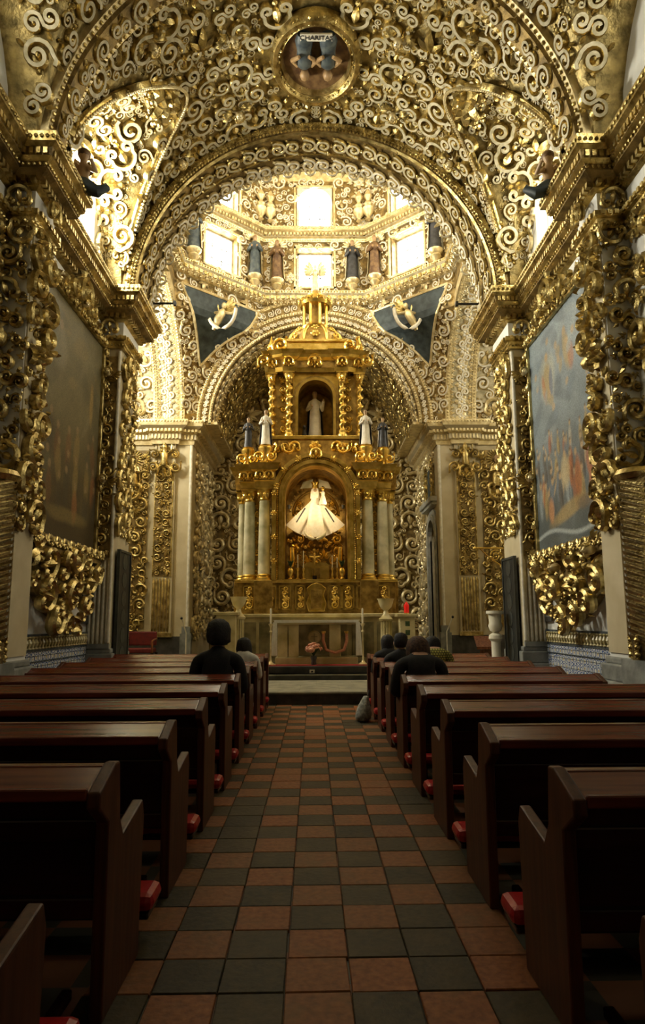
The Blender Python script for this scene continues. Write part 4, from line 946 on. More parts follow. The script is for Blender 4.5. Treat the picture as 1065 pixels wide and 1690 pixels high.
# ------------------------------------------------------------------ gilt carving on nave piers and walls
for sg, side in ((1, 'right'), (-1, 'left')):
    N = (-sg, 0, 0); U = (0, 0, 1)
    # crossing pier, face towards the camera: carved strip above, flutes below
    pr = walls[side, 3]; xm = 3.75
    MB().box(*sorted((sg*3.60, sg*3.93)), Y0-.03, Y0+.01, 2.55, 6.2).build('carved_field', 'gold_dull', pr)
    for k in range(5):
        x = 3.60+k*.075; MB().tube([(sg*x, Y0-.01, 1.08), (sg*x, Y0-.015, 1.14), (sg*x, Y0-.015, 2.42), (sg*x, Y0-.01, 2.5)], [.014, .028, .028, .014], 6).build('flute', 'strap_ivory', pr, smooth=60)
    MB().box(*sorted((sg*3.54, sg*3.95)), Y0-.06, Y0, 1.0, 1.08).build('base', 'stone_grey', pr)
    def cs_(r): return ((sg*r.uniform(3.66, 3.88), Y0-.03, r.uniform(2.62, 6.15)), (0, -1, 0), U)
    scatter(cs_, [(.12, 400), (.08, 800), (.05, 900)], 'gilt', {'scroll': 3, 'double_scroll': 2, 'leaf_spray': 2}, pr, None, seed=71, limit=110, depth=.9)
    MB().tube([(sg*3.57, Y0-.02, 1.1), (sg*3.57, Y0-.02, 6.3)], .03, 7).build('edge_moulding', 'strap_ivory', pr, smooth=60)
    for z in (3.9, 5.85): orn('gilt', 'cherub_head', pr, (sg*3.72, Y0-.08, z), (0, -1, 0), U, .2, 0, 1)
    def ic(r): return ((sg*(PX-.05), r.uniform(Y0+.1, YA-.08), r.uniform(3.0, 6.25)), N, U)
    scatter(ic, [(.19, 200), (.13, 700), (.09, 900), (.055, 900)], 'gilt', {'scroll': 4, 'double_scroll': 2, 'shell_scroll': 2, 'leaf_spray': 1}, pr, None, seed=73, limit=110, depth=1.0)
    # scroll bracket under the impost, facing the crossing
    for z, r_ in ((6.15, .24), (5.75, .2)): orn('gilt', 'scroll', pr, (sg*3.55, Y0+.3, z), N, U, r_, 0, 1.2)
    # near pier: thick rocaille up the inner face
    p0 = walls[side, 0]
    MB().box(*sorted((sg*(PX-.02), sg*PX)), 7.67, 8.18, 1.05, 6.34).build('carved_field', 'plaster_ochre', p0)
    def np_(r): return ((sg*(PX-.02), r.uniform(7.72, 8.14), r.uniform(2.6, 6.3)), N, U)
    scatter(np_, [(.21, 300), (.15, 900), (.10, 1200), (.065, 1200), (.04, 900)], 'gilt', {'scroll': 4, 'double_scroll': 2, 'shell_scroll': 3, 'cherub_head': .6, 'rosette': .6}, p0, None, seed=81, limit=150, depth=1.2)
    def nf(r): return ((sg*r.uniform(PX+.03, WX-.03), 7.64, r.uniform(2.6, 6.3)), (0, -1, 0), U)
    scatter(nf, [(.17, 300), (.12, 600), (.08, 900), (.05, 900)], 'gilt', {'scroll': 4, 'double_scroll': 2, 'shell_scroll': 3, 'cherub_head': .4}, p0, None, seed=84, limit=90, depth=1.1)
    # chevron-carved half column standing on the near plinth
    hc = MB(); k = 26
    for i in range(k):
        z = 1.12+i*.072
        for s in (-1, 1): hc.add([(sg*(PX-.14), 7.37, z+.12), (sg*(PX+.02), 7.37+s*.26, z), (sg*(PX+.02), 7.37+s*.26, z+.045), (sg*(PX-.16), 7.37, z+.17)], [(0, 1, 2, 3)])
    hc.prism([(sg*(PX+.04), 7.11), (sg*(PX-.12), 7.37), (sg*(PX+.04), 7.63)], 1.0, 3.05, 'z', 1); hc.box(*sorted((sg*(PX+.04), sg*WX)), 7.11, 7.64, 1.0, 3.05, 1); hc.box(*sorted((sg*(PX-.12), sg*WX)), 6.98, 7.66, 0, 1.0, 2)
    hc.build('chevron_column', ['gold', 'gold_dull', 'stone_grey'], p0)
    MB().lathe([(.22, 0), (.26, .06), (.22, .12)], (sg*(PX+.08), 7.37, 3.04), 12).build('column_collar', 'gold', p0, smooth=50)
    for z in (1.06, 1.14, 1.22): 
        for dy in (-.2, -.07, .07, .2): orn('gilt', 'berry_boss', p0, (sg*(PX-.13+abs(dy)*.5), 7.37+dy, z), N, U, .06, 0, 1)
    # second pier back, coarse
    # carved strip on the wall between near pier and painting, and a narrow one on the far side
    w = walls[side]
    def ws_(r):
        y, z = (r.uniform(8.22, 8.38), r.uniform(2.62, 6.28)); return ((sg*(WX-.01), y, z), N, U)
    scatter(ws_, [(.1, 800), (.065, 1000), (.04, 600)], 'gilt', {'scroll': 4, 'double_scroll': 2, 'shell_scroll': 2, 'leaf_spray': 1}, w, None, seed=91, limit=140, depth=1.3)
    # plaster panel of bay two, with gilt scrolls, beyond the near pier
    def w2(r): return ((sg*(WX-.01), r.uniform(5.2, 7.5), r.uniform(3.3, 6.3)), N, U)
    scatter(w2, [(.24, 120), (.15, 200)], 'gilt', {'scroll': 4, 'double_scroll': 2, 'shell_scroll': 3}, w, None, seed=95, limit=100, depth=1)
    # capital garlands: hanging scrolls on cornice breaks
    eo = walls[side, 'ent']
    for (x, y, nn) in ((PX-.42, 7.92, N), (3.75, 7.60, (0, -1, 0)), (3.75, Y0-.06, (0, -1, 0))):
        orn('gilt', 'shell_scroll', eo, (sg*(x+.3 if nn is N else x), y, ZE+.38), nn, U, .17, 0, 1)
    for i in range(9): orn('gold', 'rosette', eo, (sg*(WX-.035), 8.45+i*.33, ZE+.37), N, U, .09, 0, .6) if i not in (4, 5) else None
    # scrolls flanking the lunette window
    def lw(r):
        y, z = r.uniform(8.3, 11.2), r.uniform(7.45, 9.4)
        if abs(y-10.175) < .7 and z > 7.8: return None
        a = (y-YM)/1.53
        if abs(a) > 1 or z > ZC+2.0*math.sqrt(1-a*a)-.05: return None
        return ((sg*(WX-.01), y, z), N, U)
    scatter(lw, [(.2, 100), (.13, 200), (.08, 200)], 'ivory', {'scroll': 4, 'double_scroll': 2, 'leaf_spray': 1}, w, None, seed=99, limit=80, depth=1)

# ------------------------------------------------------------------ the two great paintings
def smooth_noise(nx, ny, seed):
    g = np.random.RandomState(seed); out = np.zeros((ny, nx))
    for k, amp in ((4, 1), (8, .6), (16, .4), (32, .25)):
        a = g.rand(k*ny//nx+3, k+3); ys = np.linspace(0, a.shape[0]-1.01, ny); xs = np.linspace(0, a.shape[1]-1.01, nx)
        yi, xi = ys.astype(int), xs.astype(int); fy, fx = (ys-yi)[:, None], (xs-xi)[None, :]
        out += amp*(a[yi][:, xi]*(1-fy)*(1-fx)+a[yi+1][:, xi]*fy*(1-fx)+a[yi][:, xi+1]*(1-fy)*fx+a[yi+1][:, xi+1]*fy*fx)
    return out/2.25
def picture(light):
    nx, ny = 130, 180; U_, V_ = np.meshgrid(np.linspace(0, 1, nx), np.linspace(0, 1, ny)); n = smooth_noise(nx, ny, 3+light); n2 = smooth_noise(nx, ny, 9+light)
    if light:
        top = np.array([.24, .29, .32]); bot = np.array([.09, .105, .105])
    else: top = np.array([.17, .145, .07]); bot = np.array([.065, .045, .018])
    c = bot+(top-bot)*np.clip(V_*1.2-.1+(n-.5)*.9, 0, 1)[..., None]; c = c*(.65+.7*n2[..., None])
    def blob(u, v, ru, rv, col, a=.85, ang=0):
        nonlocal c
        du, dv = U_-u, (V_-v); x = du*math.cos(ang)+dv*math.sin(ang); y = -du*math.sin(ang)+dv*math.cos(ang)
        w = np.clip(1.5-1.5*((x/ru)**2+(y/rv)**2)+(n2-.5)*1.2, 0, 1)[..., None]*a; c = c*(1-w)+np.array(col)*w*(.7+.6*n[..., None])
    g = random.Random(5+light)
    if light:
        flesh, rust, ochre, grey, ivory = (.38, .27, .15), (.36, .13, .045), (.33, .24, .10), (.26, .30, .31), (.40, .38, .32)
        for k in range(26): blob(g.uniform(0, 1), g.uniform(.5, 1), g.uniform(.06, .2), g.uniform(.02, .06), g.choice((grey, (.14, .18, .21), (.20, .25, .28), (.10, .12, .14))), .5, g.uniform(-.8, .8))
        blob(.30, .76, .15, .13, (.42, .40, .30), .6); blob(.30, .74, .075, .11, ochre, .8); blob(.30, .86, .032, .026, flesh, 1); blob(.24, .72, .03, .09, rust, .7, .3); blob(.36, .73, .035, .08, (.12, .15, .22), .8)
        blob(.62, .80, .06, .11, ochre, .75, .3); blob(.60, .89, .03, .025, flesh, .9); blob(.68, .76, .05, .07, rust, .6)
        for k in range(14): u, v = g.uniform(.08, .95), g.uniform(.58, .95); blob(u, v, .03, .022, flesh, .75); blob(u+.03, v-.035, .045, .03, g.choice((grey, ochre, (.16, .2, .24))), .6, g.uniform(-1, 1))
        for row, (v0, sc) in enumerate(((.47, .7), (.40, .85), (.32, 1.0), (.24, 1.1))):
            for k in range(9):
                u = (k+.5+g.uniform(-.3, .3))/9; h = v0+g.uniform(-.03, .03); cl = g.choice((rust, ochre, grey, ivory, (.10, .09, .08), (.14, .17, .2), (.30, .12, .06)))
                blob(u, h-.05*sc, .040*sc, .075*sc, cl, .85, g.uniform(-.2, .2)); blob(u+.02, h-.07*sc, .014, .05*sc, tuple(q*.35 for q in cl), .6, .15); blob(u, h+.03*sc, .021*sc, .019*sc, flesh, .95); blob(u, h+.045*sc, .02*sc, .010*sc, (.10, .06, .03), .7)
                if g.random() < .4: blob(u+.04, h-.01, .012, .05*sc, flesh, .8, g.uniform(-1, 1))
        blob(.50, .30, .08, .09, (.46, .37, .21), .8); blob(.50, .375, .024, .02, flesh, 1); blob(.68, .24, .05, .11, rust, .85); blob(.66, .355, .022, .02, flesh, 1)
        blob(.5, .13, .34, .04, ochre, .8, .12); blob(.25, .16, .06, .07, (.50, .24, .10), .8); blob(.22, .24, .02, .02, flesh, 1); blob(.75, .14, .12, .035, (.16, .12, .08), .8)
        w = np.clip(1-((V_-(.05+.02*np.sin(U_*7)))/.012)**2, 0, 1)[..., None]; c = c*(1-w)+np.array((.36, .40, .40))*w
    else:
        rust, ochre = (.28, .11, .035), (.25, .18, .06)
        for k in range(16): blob(g.uniform(0, 1), g.uniform(.5, 1), g.uniform(.06, .2), g.uniform(.02, .06), g.choice(((.19, .165, .09), (.09, .075, .035), (.22, .17, .07))), .5, g.uniform(-.8, .8))
        for row, v0 in enumerate((.44, .32, .22)):
            for k in range(7): u = (k+.5+g.uniform(-.3, .3))/7; h = v0+g.uniform(-.03, .03); cl = g.choice((rust, ochre, (.06, .05, .03), (.10, .09, .05), (.17, .08, .03))); blob(u, h-.05, .05, .09, cl, .65, g.uniform(-.2, .2)); blob(u, h+.045, .024, .02, (.26, .18, .09), .75)
        blob(.84, .66, .04, .12, (.30, .20, .06), .8); blob(.3, .78, .12, .1, (.22, .20, .13), .6); blob(.30, .88, .03, .025, (.3, .22, .12), .8); blob(.5, .10, .4, .04, ochre, .5)
    return np.clip(c, 0, 1), nx, ny
cm = bpy.data.materials.new('oil_paint'); cm.use_nodes = True; _nt = cm.node_tree; _b = _nt.nodes['Principled BSDF']
_a = _nt.nodes.new('ShaderNodeAttribute'); _a.attribute_name = 'paint'; _n = _nt.nodes.new('ShaderNodeTexNoise'); _n.inputs['Scale'].default_value = 55; _n.inputs['Detail'].default_value = 5
_g = _nt.nodes.new('ShaderNodeNewGeometry'); _mx = _nt.nodes.new('ShaderNodeMix'); _mx.data_type = 'RGBA'; _mx.blend_type = 'OVERLAY'; _mx.inputs[0].default_value = .75
_bp = _nt.nodes.new('ShaderNodeBump'); _bp.inputs['Strength'].default_value = .15; _bp.inputs['Distance'].default_value = .01
_nt.links.new(_g.outputs['Position'], _n.inputs['Vector']); _nt.links.new(_a.outputs['Color'], _mx.inputs[6]); _nt.links.new(_n.outputs[0], _mx.inputs[7]); _nt.links.new(_mx.outputs[2], _b.inputs['Base Color'])
_nt.links.new(_n.outputs[0], _bp.inputs['Height']); _nt.links.new(_bp.outputs[0], _b.inputs['Normal']); _b.inputs['Roughness'].default_value = .5; _b.inputs['Specular IOR Level'].default_value = .3
MATS['oil_paint'] = cm
for sg, side, lab in ((1, 'right', 'tall blue-grey oil painting of a crowd below clouds in a gilt frame'), (-1, 'left', 'tall dark brownish oil painting in a gilt clasped frame')):
    dz = 0 if sg > 0 else .06; y0, y1, z0, z1 = 8.52, 11.16, 2.62+dz, 6.3; xw = WX-.12
    t = thing('painting', lab, 'painting', (sg*xw, (y0+y1)/2, z0))
    col, nx, ny = picture(1 if sg > 0 else 0)
    ys = np.linspace(y1, y0, nx) if sg > 0 else np.linspace(y0, y1, nx)
    vs = [(sg*xw, y, z) for z in np.linspace(z0, z1, ny) for y in ys]
    fs = [(j*nx+i, j*nx+i+1, (j+1)*nx+i+1, (j+1)*nx+i) for j in range(ny-1) for i in range(nx-1)]
    c = MB(); c.add(vs, fs); o = c.build('canvas', 'oil_paint', t, smooth=60)
    at_ = o.data.color_attributes.new('paint', 'FLOAT_COLOR', 'POINT'); buf = np.ones((ny*nx, 4)); buf[:, :3] = col.reshape(-1, 3); at_.data.foreach_set('color', buf.ravel())
    MB().box(*sorted((sg*(xw+.01), sg*(WX-.01))), y0, y1, z0, z1).build('stretcher', 'wood_dark', t)
    # frame mouldings: near side is a flat gilt board with clasps
    def rail(ya, yb, za, zb, e, nm): bevel(MB().box(*sorted((sg*(xw-e), sg*(WX-.0))), ya, yb, za, zb).build(nm, 'gold', t), .015, 2)
    rail(y0-.11, y0, z0-.05, z1+.05, .06, 'frame_side'); rail(y1, y1+.1, z0-.05, z1+.05, .05, 'frame_side'); rail(y0-.1, y1+.1, z1, z1+.10, .06, 'frame_top')
    for k in range(6):
        z = z0+.45+k*.62; big = k == 3
        cl = MB().tube([(sg*(xw-.02), y0-.16, z), (sg*(xw-.12), y0-.1, z), (sg*(xw-.13), y0-.02, z), (sg*(xw-.03), y0+.05, z)], .055 if not big else .1, 8)
        cl.tube([(sg*(xw-.07), y0-.13, z-.1), (sg*(xw-.12), y0-.06, z-.02), (sg*(xw-.07), y0+.02, z+.08)], .03, 6); cl.ell((sg*(xw-.13), y0-.05, z+.1), .05, 6, 5)
        cl.build('clasp', 'gold', t, smooth=50)
        orn('gilt', 'scroll', t, (sg*(xw-.04), y1+.06, z), (-sg, 0, 0), (0, 0, 1), .1, 0, 1)
    sb = MB().tube([(sg*(xw-.06), y0-.35, z0-.1), (sg*(xw-.06), y1+.3, z0-.1)], .085, 8); sb.box(*sorted((sg*(xw-.1), sg*WX)), y0-.35, y1+.3, z0-.26, z0-.19); sl = sb.build('frame_sill', 'gold_dull', t, smooth=50)
    for k in range(24): orn('gilt', 'leaf_spray', sl, (sg*(xw-.13), y0-.3+k*.137, z0-.1), (-sg, 0, .1), (0, .5 if k % 2 else -.5, 1), .09, 0, .8)
    for k in range(16): orn('gilt', ('scroll', 'double_scroll')[k % 2], t, (sg*(xw-.06), y0+.05+k*.17, z1+.07), (-sg, 0, 0), (0, 0, 1), .085, k*1.1, 1)
    # crest over the painting
    cr = [(9.84, 6.62, .26, 'shell_scroll', 0), (9.45, 6.55, .2, 'scroll', 0), (10.23, 6.55, .2, 'scroll', PI), (9.84, 6.95, .17, 'leaf_spray', 0), (9.12, 6.48, .15, 'leaf_spray', PI/2), (10.56, 6.48, .15, 'leaf_spray', -PI/2), (9.84, 6.45, .15, 'cherub_head', 0)]
    for (y, z, r_, k, ro) in cr: orn('gilt', k, t, (sg*(WX-.16), y, z), (-sg, 0, 0), (0, 0, 1), r_, ro, 1.3)
    # apron of heavy rocaille hanging beneath
    a = thing('rocaille_bracket', 'heavy gilt scrollwork bracket hanging below the %s painting' % ('blue-grey' if sg > 0 else 'dark brown'), 'bracket', (sg*(WX-.05), 9.84, 1.35))
    bk = MB(); k = 20; zt = z0-.22
    pts = [(9.84+1.55*math.cos(PI*i/k), zt-.02-.95*(1-abs(math.cos(PI*i/k))**1.7)) for i in range(k+1)]
    bk.prism(pts, *sorted((sg*(WX-.10), sg*(WX-.01))), 'x'); bk.build('backing', 'gold_dull', a)
    def asmp(r):
        y = r.uniform(8.25, 11.4); q = (y-9.84)/1.6
        if abs(q) >= 1: return None
        z = r.uniform(1.3, zt); lim = zt-.05-1.05*(1-abs(q)**1.7)
        if z < lim: return None
        return ((sg*(WX-.12-.08*(1-q*q)), y, z), (-sg, 0, -.15), (0, 0, 1))
    scatter(asmp, [(.22, 150), (.17, 400), (.125, 900), (.09, 1200), (.06, 1200)], 'gilt', {'scroll': 4, 'double_scroll': 2, 'shell_scroll': 3, 'leaf_spray': 2, 'cherub_head': .5}, a, None, seed=101+sg, limit=160, depth=1.25)
# small plaque by the right pier, dark stone panel by the left
pq = MB().box(WX-.05, WX-.03, 11.0, 11.33, 1.42, 1.9).build('wall_plaque', 'stone_dark'); pq['label'] = 'small black plaque on the white wall beside the right fluted pier'; pq['category'] = 'plaque'
for k in range(5): MB().box(WX-.054, WX-.05, 11.05, 11.28-.03*(k % 2), 1.50+k*.075, 1.515+k*.075).build('text_line', 'stone_grey', pq)
pq = MB().box(-WX+.03, -WX+.05, 11.0, 11.33, 1.42, 2.0).build('wall_plaque', 'stone_dark'); pq['label'] = 'black plaque on the white wall beside the left fluted pier'; pq['category'] = 'plaque'

# ------------------------------------------------------------------ statues
def statue(name, label, cat, x, y, z, h, robe, cape=None, group=None, hair='robe_rust', base='gold', facing=-1, arm=0, skin='skin_statue', parent=None):
    t = thing(name, label, cat, (x, y, z), group) if parent is None else parent
    s = h/1.75; f = facing
    b = MB(); fold = lambda w, zz, i: 1+(.09*math.sin(7*w+i*.3) if i < 5 else 0)
    b.lathe([(.25, 0), (.24, .1), (.20, .45), (.19, .8), (.17, 1.05), (.19, 1.25), (.17, 1.38), (.07, 1.46), (.055, 1.5), (.075, 1.56), (.09, 1.63), (.08, 1.70), (.001, 1.75)], (0, 0, 0), 14, [0]*7+[1]*6, 1, .75, fold)
    for q in (-1, 1):
        e = (q*.26, f*.06, 1.05); hd = (q*.1, f*.24, 1.12) if not (arm and q == arm) else (q*.3, f*.25, 1.3)
        b.tube([(q*.15, 0, 1.34), e, hd], [.075, .07, .05], 7, 0); b.ell((hd[0], hd[1]+f*.02, hd[2]+.02), (.035, .04, .05), 6, 4, 1)
    b.ell((0, f*.075, 1.62), (.014, .02, .022), 5, 4, 1)
    b.v = [(x+vx*s, y+vy*s, z+vz*s) for vx, vy, vz in b.v]; b.build('body', [robe, skin], t, smooth=60)
    hb = MB().ell((0, -f*.025, 1.66), (.092, .095, .095), 9, 6); hb.v = [(x+vx*s, y+vy*s, z+vz*s) for vx, vy, vz in hb.v]; hb.build('hair', hair, t, smooth=60)
    if cape:
        c = MB(); a0, a1 = (PI*.02, PI*.98) if f < 0 else (PI*1.02, PI*1.98)
        c.lathe([(.31, .05), (.29, .4), (.26, .8), (.24, 1.15), (.21, 1.34), (.1, 1.46)], (0, 0, 0), 12, 0, 1, .85, lambda w, zz, i: 1+.06*math.sin(9*w), a0-.35, a1+.35)
        c.v = [(x+vx*s, y+vy*s, z+vz*s) for vx, vy, vz in c.v]; c.build('cape', cape, t, smooth=60)
    if base: MB().lathe([(.3*s, -.14*s), (.34*s, -.1*s), (.28*s, -.05*s), (.31*s, 0)], (x, y, z), 12).build('base', base, t, smooth=40)
    return t
# saints on brackets round the drum
def drum_pt(i, s, back): mid, d, n, L = faces[i]; p = mid+d*s-n*back; return p, n
wh = [(0, 1.18, 'right of the central drum window', 'robe_rust'), (0, -1.18, 'left of the central drum window', 'robe_black'), (1, -1.05, 'on the far left drum face beside the central one', 'robe_blue'), (1, 1.1, 'at the outer end of the far left drum face', 'robe_blue'), (7, 1.05, 'on the far right drum face beside the central one', 'robe_rust'), (7, -1.1, 'at the outer end of the far right drum face', 'robe_black')]
for (i, s, lab, rb) in wh:
    p, n = drum_pt(i, s if i else -s*-1 if False else s, .24)
    if i == 0: lab = 'right of the central drum window' if p.x > 0 else 'left of the central drum window'
    t = statue('saint_statue', 'carved saint in %s robe %s' % ({'robe_rust': 'rust brown', 'robe_black': 'black', 'robe_blue': 'dark blue'}[rb], lab), 'statue', p.x, p.y, 11.95, 1.36, rb, 'gold_pale' if rb != 'robe_black' else 'strap_cream', 'saints around the drum', base=None)
    MB().lathe([(.03, -.5), (.1, -.42), (.07, -.34), (.17, -.2), (.13, -.14), (.22, -.05), (.22, 0)], (p.x, p.y, 11.95), 10).build('bracket', 'gold_pale', t, smooth=50)
    hs = MB()
    for k in range(9): a = PI*k/8; leaf(hs, .1*math.cos(a), .1*math.sin(a), a, .22, .09, .03)
    ang = math.atan2(n.y, n.x); MB().merge(hs, Matrix.Translation((p.x+n.x*.12, p.y+n.y*.12, 13.15)) @ Matrix.Rotation(ang-PI/2, 4, 'Z') @ Matrix.Rotation(PI/2, 4, 'X')).build('shell_halo', 'gold_pale', t)

# ------------------------------------------------------------------ the gilded baldachin
BY = 16.2
B = thing('baldachin', 'two-tier gilded baldachin with marble columns under the dome', 'baldachin', (0, BY+1.3, Z_SANCT))
def zb(v, Y=BY): return atY(520, v, Y).z
def bbox(nm, x0, x1, y0, y1, z0, z1, m, par=None, bv=.012):
    return bevel(MB().box(x0, x1, y0, y1, z0, z1).build(nm, m, par or B), bv, 2)
XC = 0.0
zA, zB_, zC_, zD = 1.62, 2.45, 4.45, 4.77        # ledge, column foot, shaft top, capital top
zE, zF, zG = 5.36, 5.66, 6.2                     # lower cornice, arch crown, second tier foot
bbox('marble_base', -2.05, 2.05, BY-.25, BY+2.7, Z_SANCT, zA-.09, 'onyx'); bbox('ledge', -2.12, 2.12, BY-.33, BY+2.8, zA-.09, zA, 'onyx', bv=.02)
for (x0, x1) in ((-1.98, -1.45), (-1.38, -.85), (.85, 1.38), (1.45, 1.98)): bbox('base_panel', x0, x1, BY-.275, BY-.25, Z_SANCT+.12, zA-.2, 'onyx_dark')
# predella
bbox('predella', -1.95, 1.95, BY-.05, BY+2.5, zA, zB_-.07, 'gold_altar_dull'); bbox('predella_cornice', -2.0, 2.0, BY-.12, BY+2.55, zB_-.07, zB_, 'gold_altar')
for (x0, x1) in ((-1.8, -1.5), (-1.35, -.98), (-.92, -.62), (-.52, -.12-.15), (.27, .52+.1), (.62, .92), (.98, 1.35), (1.5, 1.8)):
    pn = bbox('predella_panel', x0, x1, BY-.08, BY-.05, zA+.1, zB_-.14, 'gold_altar_dull'); xm = (x0+x1)/2
    MB().box(x0, x1, BY-.1, BY-.08, zA+.1, zA+.13).box(x0, x1, BY-.1, BY-.08, zB_-.17, zB_-.14).box(x0, x0+.03, BY-.1, BY-.08, zA+.1, zB_-.14).box(x1-.03, x1, BY-.1, BY-.08, zA+.1, zB_-.14).build('panel_border', 'gold_altar', pn)
    for k in range(3): orn('altar', ('scroll', 'leaf_spray', 'double_scroll')[k], pn, (xm, BY-.08, zA+.22+k*.17), (0, -1, 0), (0, 0, 1), min(.11, (x1-x0)*.36), k*.7, .7)
bk = MB(); bk.prism([(-.2, zA+.05), (.2, zA+.05), (.25, zA+.25), (.18, zA+.45), (.24, zA+.62), (.12, zA+.72), (0, zA+.76), (-.12, zA+.72), (-.24, zA+.62), (-.18, zA+.45), (-.25, zA+.25)], BY-.14, BY-.05, 'y'); bevel(bk.build('tabernacle_door', 'gold_altar', B), .02)
bbox('tabernacle_field', -.13, .13, BY-.155, BY-.14, zA+.12, zA+.58, 'gold_altar_dull')
# marble columns: three a side
for sg in (1, -1):
    for (x, dy, r) in ((1.30, .10, .15), (1.69, .30, .15), (1.90, .62, .12)):
        X, Y = sg*x, BY+dy
        c = MB().lathe([(r*1.02, zB_+.14), (r*1.0, zB_+.8), (r*.86, zC_)], (X, Y, 0), 16).build('column', 'marble_green', B, smooth=60)
        MB().lathe([(r*1.35, zB_), (r*1.35, zB_+.05), (r*1.15, zB_+.08), (r*1.2, zB_+.12), (r*1.02, zB_+.15)], (X, Y, 0), 16).build('column_base', 'gold_altar', c, smooth=40)
        cp = MB().lathe([(r*.9, zC_), (r*.98, zC_+.03), (r*.88, zC_+.06), (r*.95, zC_+.15), (r*1.35, zC_+.26), (r*1.4, zC_+.27)], (X, Y, 0), 16).box(X-r*1.4, X+r*1.4, Y-r*1.4, Y+r*1.4, zC_+.27, zD).build('capital', 'gold_altar', c, smooth=40)
        lv = MB()
        for k in range(10):
            a = 2*PI*k/10
            for (zz, ll) in ((zC_+.06, .15), (zC_+.14, .15)):
                l2 = MB(); leaf(l2, 0, 0, PI/2, ll, .09, .05)
                lv.merge(l2, Matrix.Translation((X+r*.92*math.cos(a+zz*9), Y+r*.92*math.sin(a+zz*9), zz)) @ Matrix.Rotation(a+zz*9+PI/2, 4, 'Z') @ Matrix.Rotation(PI/2, 4, 'X'))
        lv.build('capital_leaves', 'gold_altar', c)
        bbox('pedestal', X-r*1.5, X+r*1.5, Y-r*1.6, Y+r*1.6, zA, zB_-.02, 'gold_altar_dull')
    # carved strip between columns, entablature block
    sp = bbox('carved_strip', *sorted((sg*1.44, sg*1.56)), BY+.32, BY+.4, zB_, zD, 'gold_altar_dull')
    for k in range(9): orn('altar', ('scroll', 'leaf_spray')[k % 2], sp, (sg*1.5, BY+.32, zB_+.2+k*.25), (0, -1, 0), (0, 0, 1), .1, k, .9)
    en = MB(); pth = [(sg*1.05, BY+.5), (sg*1.05, BY-.12), (sg*1.52, BY-.12), (sg*1.52, BY+.06), (sg*1.90, BY+.06), (sg*1.90, BY+.38), (sg*2.05, BY+.38), (sg*2.05, BY+2.4)]
    prof = [(-.1, zD, 1), (.0, zD, 0), (.02, zD+.14, 0), (.05, zD+.16, 1), (.03, zD+.18, 1), (.03, zD+.38, 0), (.1, zD+.43, 0), (.12, zD+.5, 0), (.17, zE, 0), (-.4, zE, 0)]
    sweep(en, pth, prof, -1 if sg > 0 else 1, 0); en.box(*sorted((sg*1.05, sg*2.05)), BY+.3, BY+2.4, zD, zE-.02, 1); eo = en.build('entablature', ['gold_altar', 'gold_altar_dull'], B)
    for (x, y) in ((1.18, -.15), (1.40, -.15), (1.62, .03), (1.82, .03)):
        orn('altar', 'shell_scroll', eo, (sg*x, BY+y, zD+.29), (0, -1, 0), (0, 0, 1), .13, 0, .9); orn('altar', 'leaf_spray', eo, (sg*x, BY+y-.02, zE-.1), (0, -1, 0), (0, 0, 1), .1, 0, .8)
    # corner pedestals with flaming scrolls
    for (x, y, r) in ((1.28, .05, .17), (1.75, .3, .16)):
        pd = MB().lathe([(r, zE), (r*1.1, zE+.05), (r*.8, zE+.1), (r*.7, zE+.3), (r*1.1, zE+.4), (r*1.1, zE+.46)], (sg*x, BY+y, 0), 12).build('statue_pedestal', 'gold_altar', B, smooth=40)
        for s in (-1, 1): orn('altar', 'scroll', pd, (sg*x+s*r*.9, BY+y-.12, zE+.2), (0, -1, 0), (0, 0, 1), .15, 0 if s > 0 else PI, 1)
# central arch with stepped archivolts
zs = 4.55; ca = MB(); nA = 28
def arcpts(r): return [(-r, zB_)]+[(-r*math.cos(PI*i/nA), zs+r*1.0*math.sin(PI*i/nA)) for i in range(nA+1)]+[(r, zB_)]
def arch_ring(mb, r0, r1, ya, yb, m=0):
    a, b = arcpts(r1), arcpts(r0); n = len(a)
    mb.add([(p[0], ya, p[1]) for p in a]+[(p[0], ya, p[1]) for p in b]+[(p[0], yb, p[1]) for p in a]+[(p[0], yb, p[1]) for p in b],
           [(i, n+i, n+i+1, i+1) for i in range(n-1)]+[(i, i+1, 2*n+i+1, 2*n+i) for i in range(n-1)]+[(n+i, 3*n+i, 3*n+i+1, n+i+1) for i in range(n-1)]+[(2*n+i, 2*n+i+1, 3*n+i+1, 3*n+i) for i in range(n-1)], m)
for (r0, r1, ya, m, nm) in ((1.0, 1.10, BY-.16, 'gold_altar', 'archivolt'), (.93, 1.0, BY-.08, 'gold_altar_dull', 'archivolt'), (.84, .93, BY-.12, 'gold_altar', 'archivolt'), (.78, .84, BY-.04, 'gold_altar', 'niche_moulding')):
    q = MB(); arch_ring(q, r0, r1, ya, BY+.35); q.build(nm, m, B, smooth=40)
d = MB()
for i in range(60): a = PI*(i+.5)/60; d.ell((.965*math.cos(a), BY-.1, zs+.965*math.sin(a)), .024, 5, 4)
for i in range(44):
    for s in (-1, 1): d.ell((s*.965, BY-.1, zB_+.03+i*.047), .02, 5, 4)
d.build('bead_row', 'gold_altar', B, kind='stuff')
for k in range(7): a = PI*(k+.5)/7; orn('altar', 'leaf_spray' if k != 3 else 'shell_scroll', B, (1.05*math.cos(a), BY-.17, zs+1.05*math.sin(a)), (0, -1, 0), (math.cos(a), 0, math.sin(a)), .1 if k != 3 else .16, 0, .9)
for s in (-1, 1):
    for z in (2.9, 3.5, 4.1, 4.6): orn('altar', 'rosette', B, (s*1.05, BY-.17, z), (0, -1, 0), (0, 0, 1), .08, 0, .8)
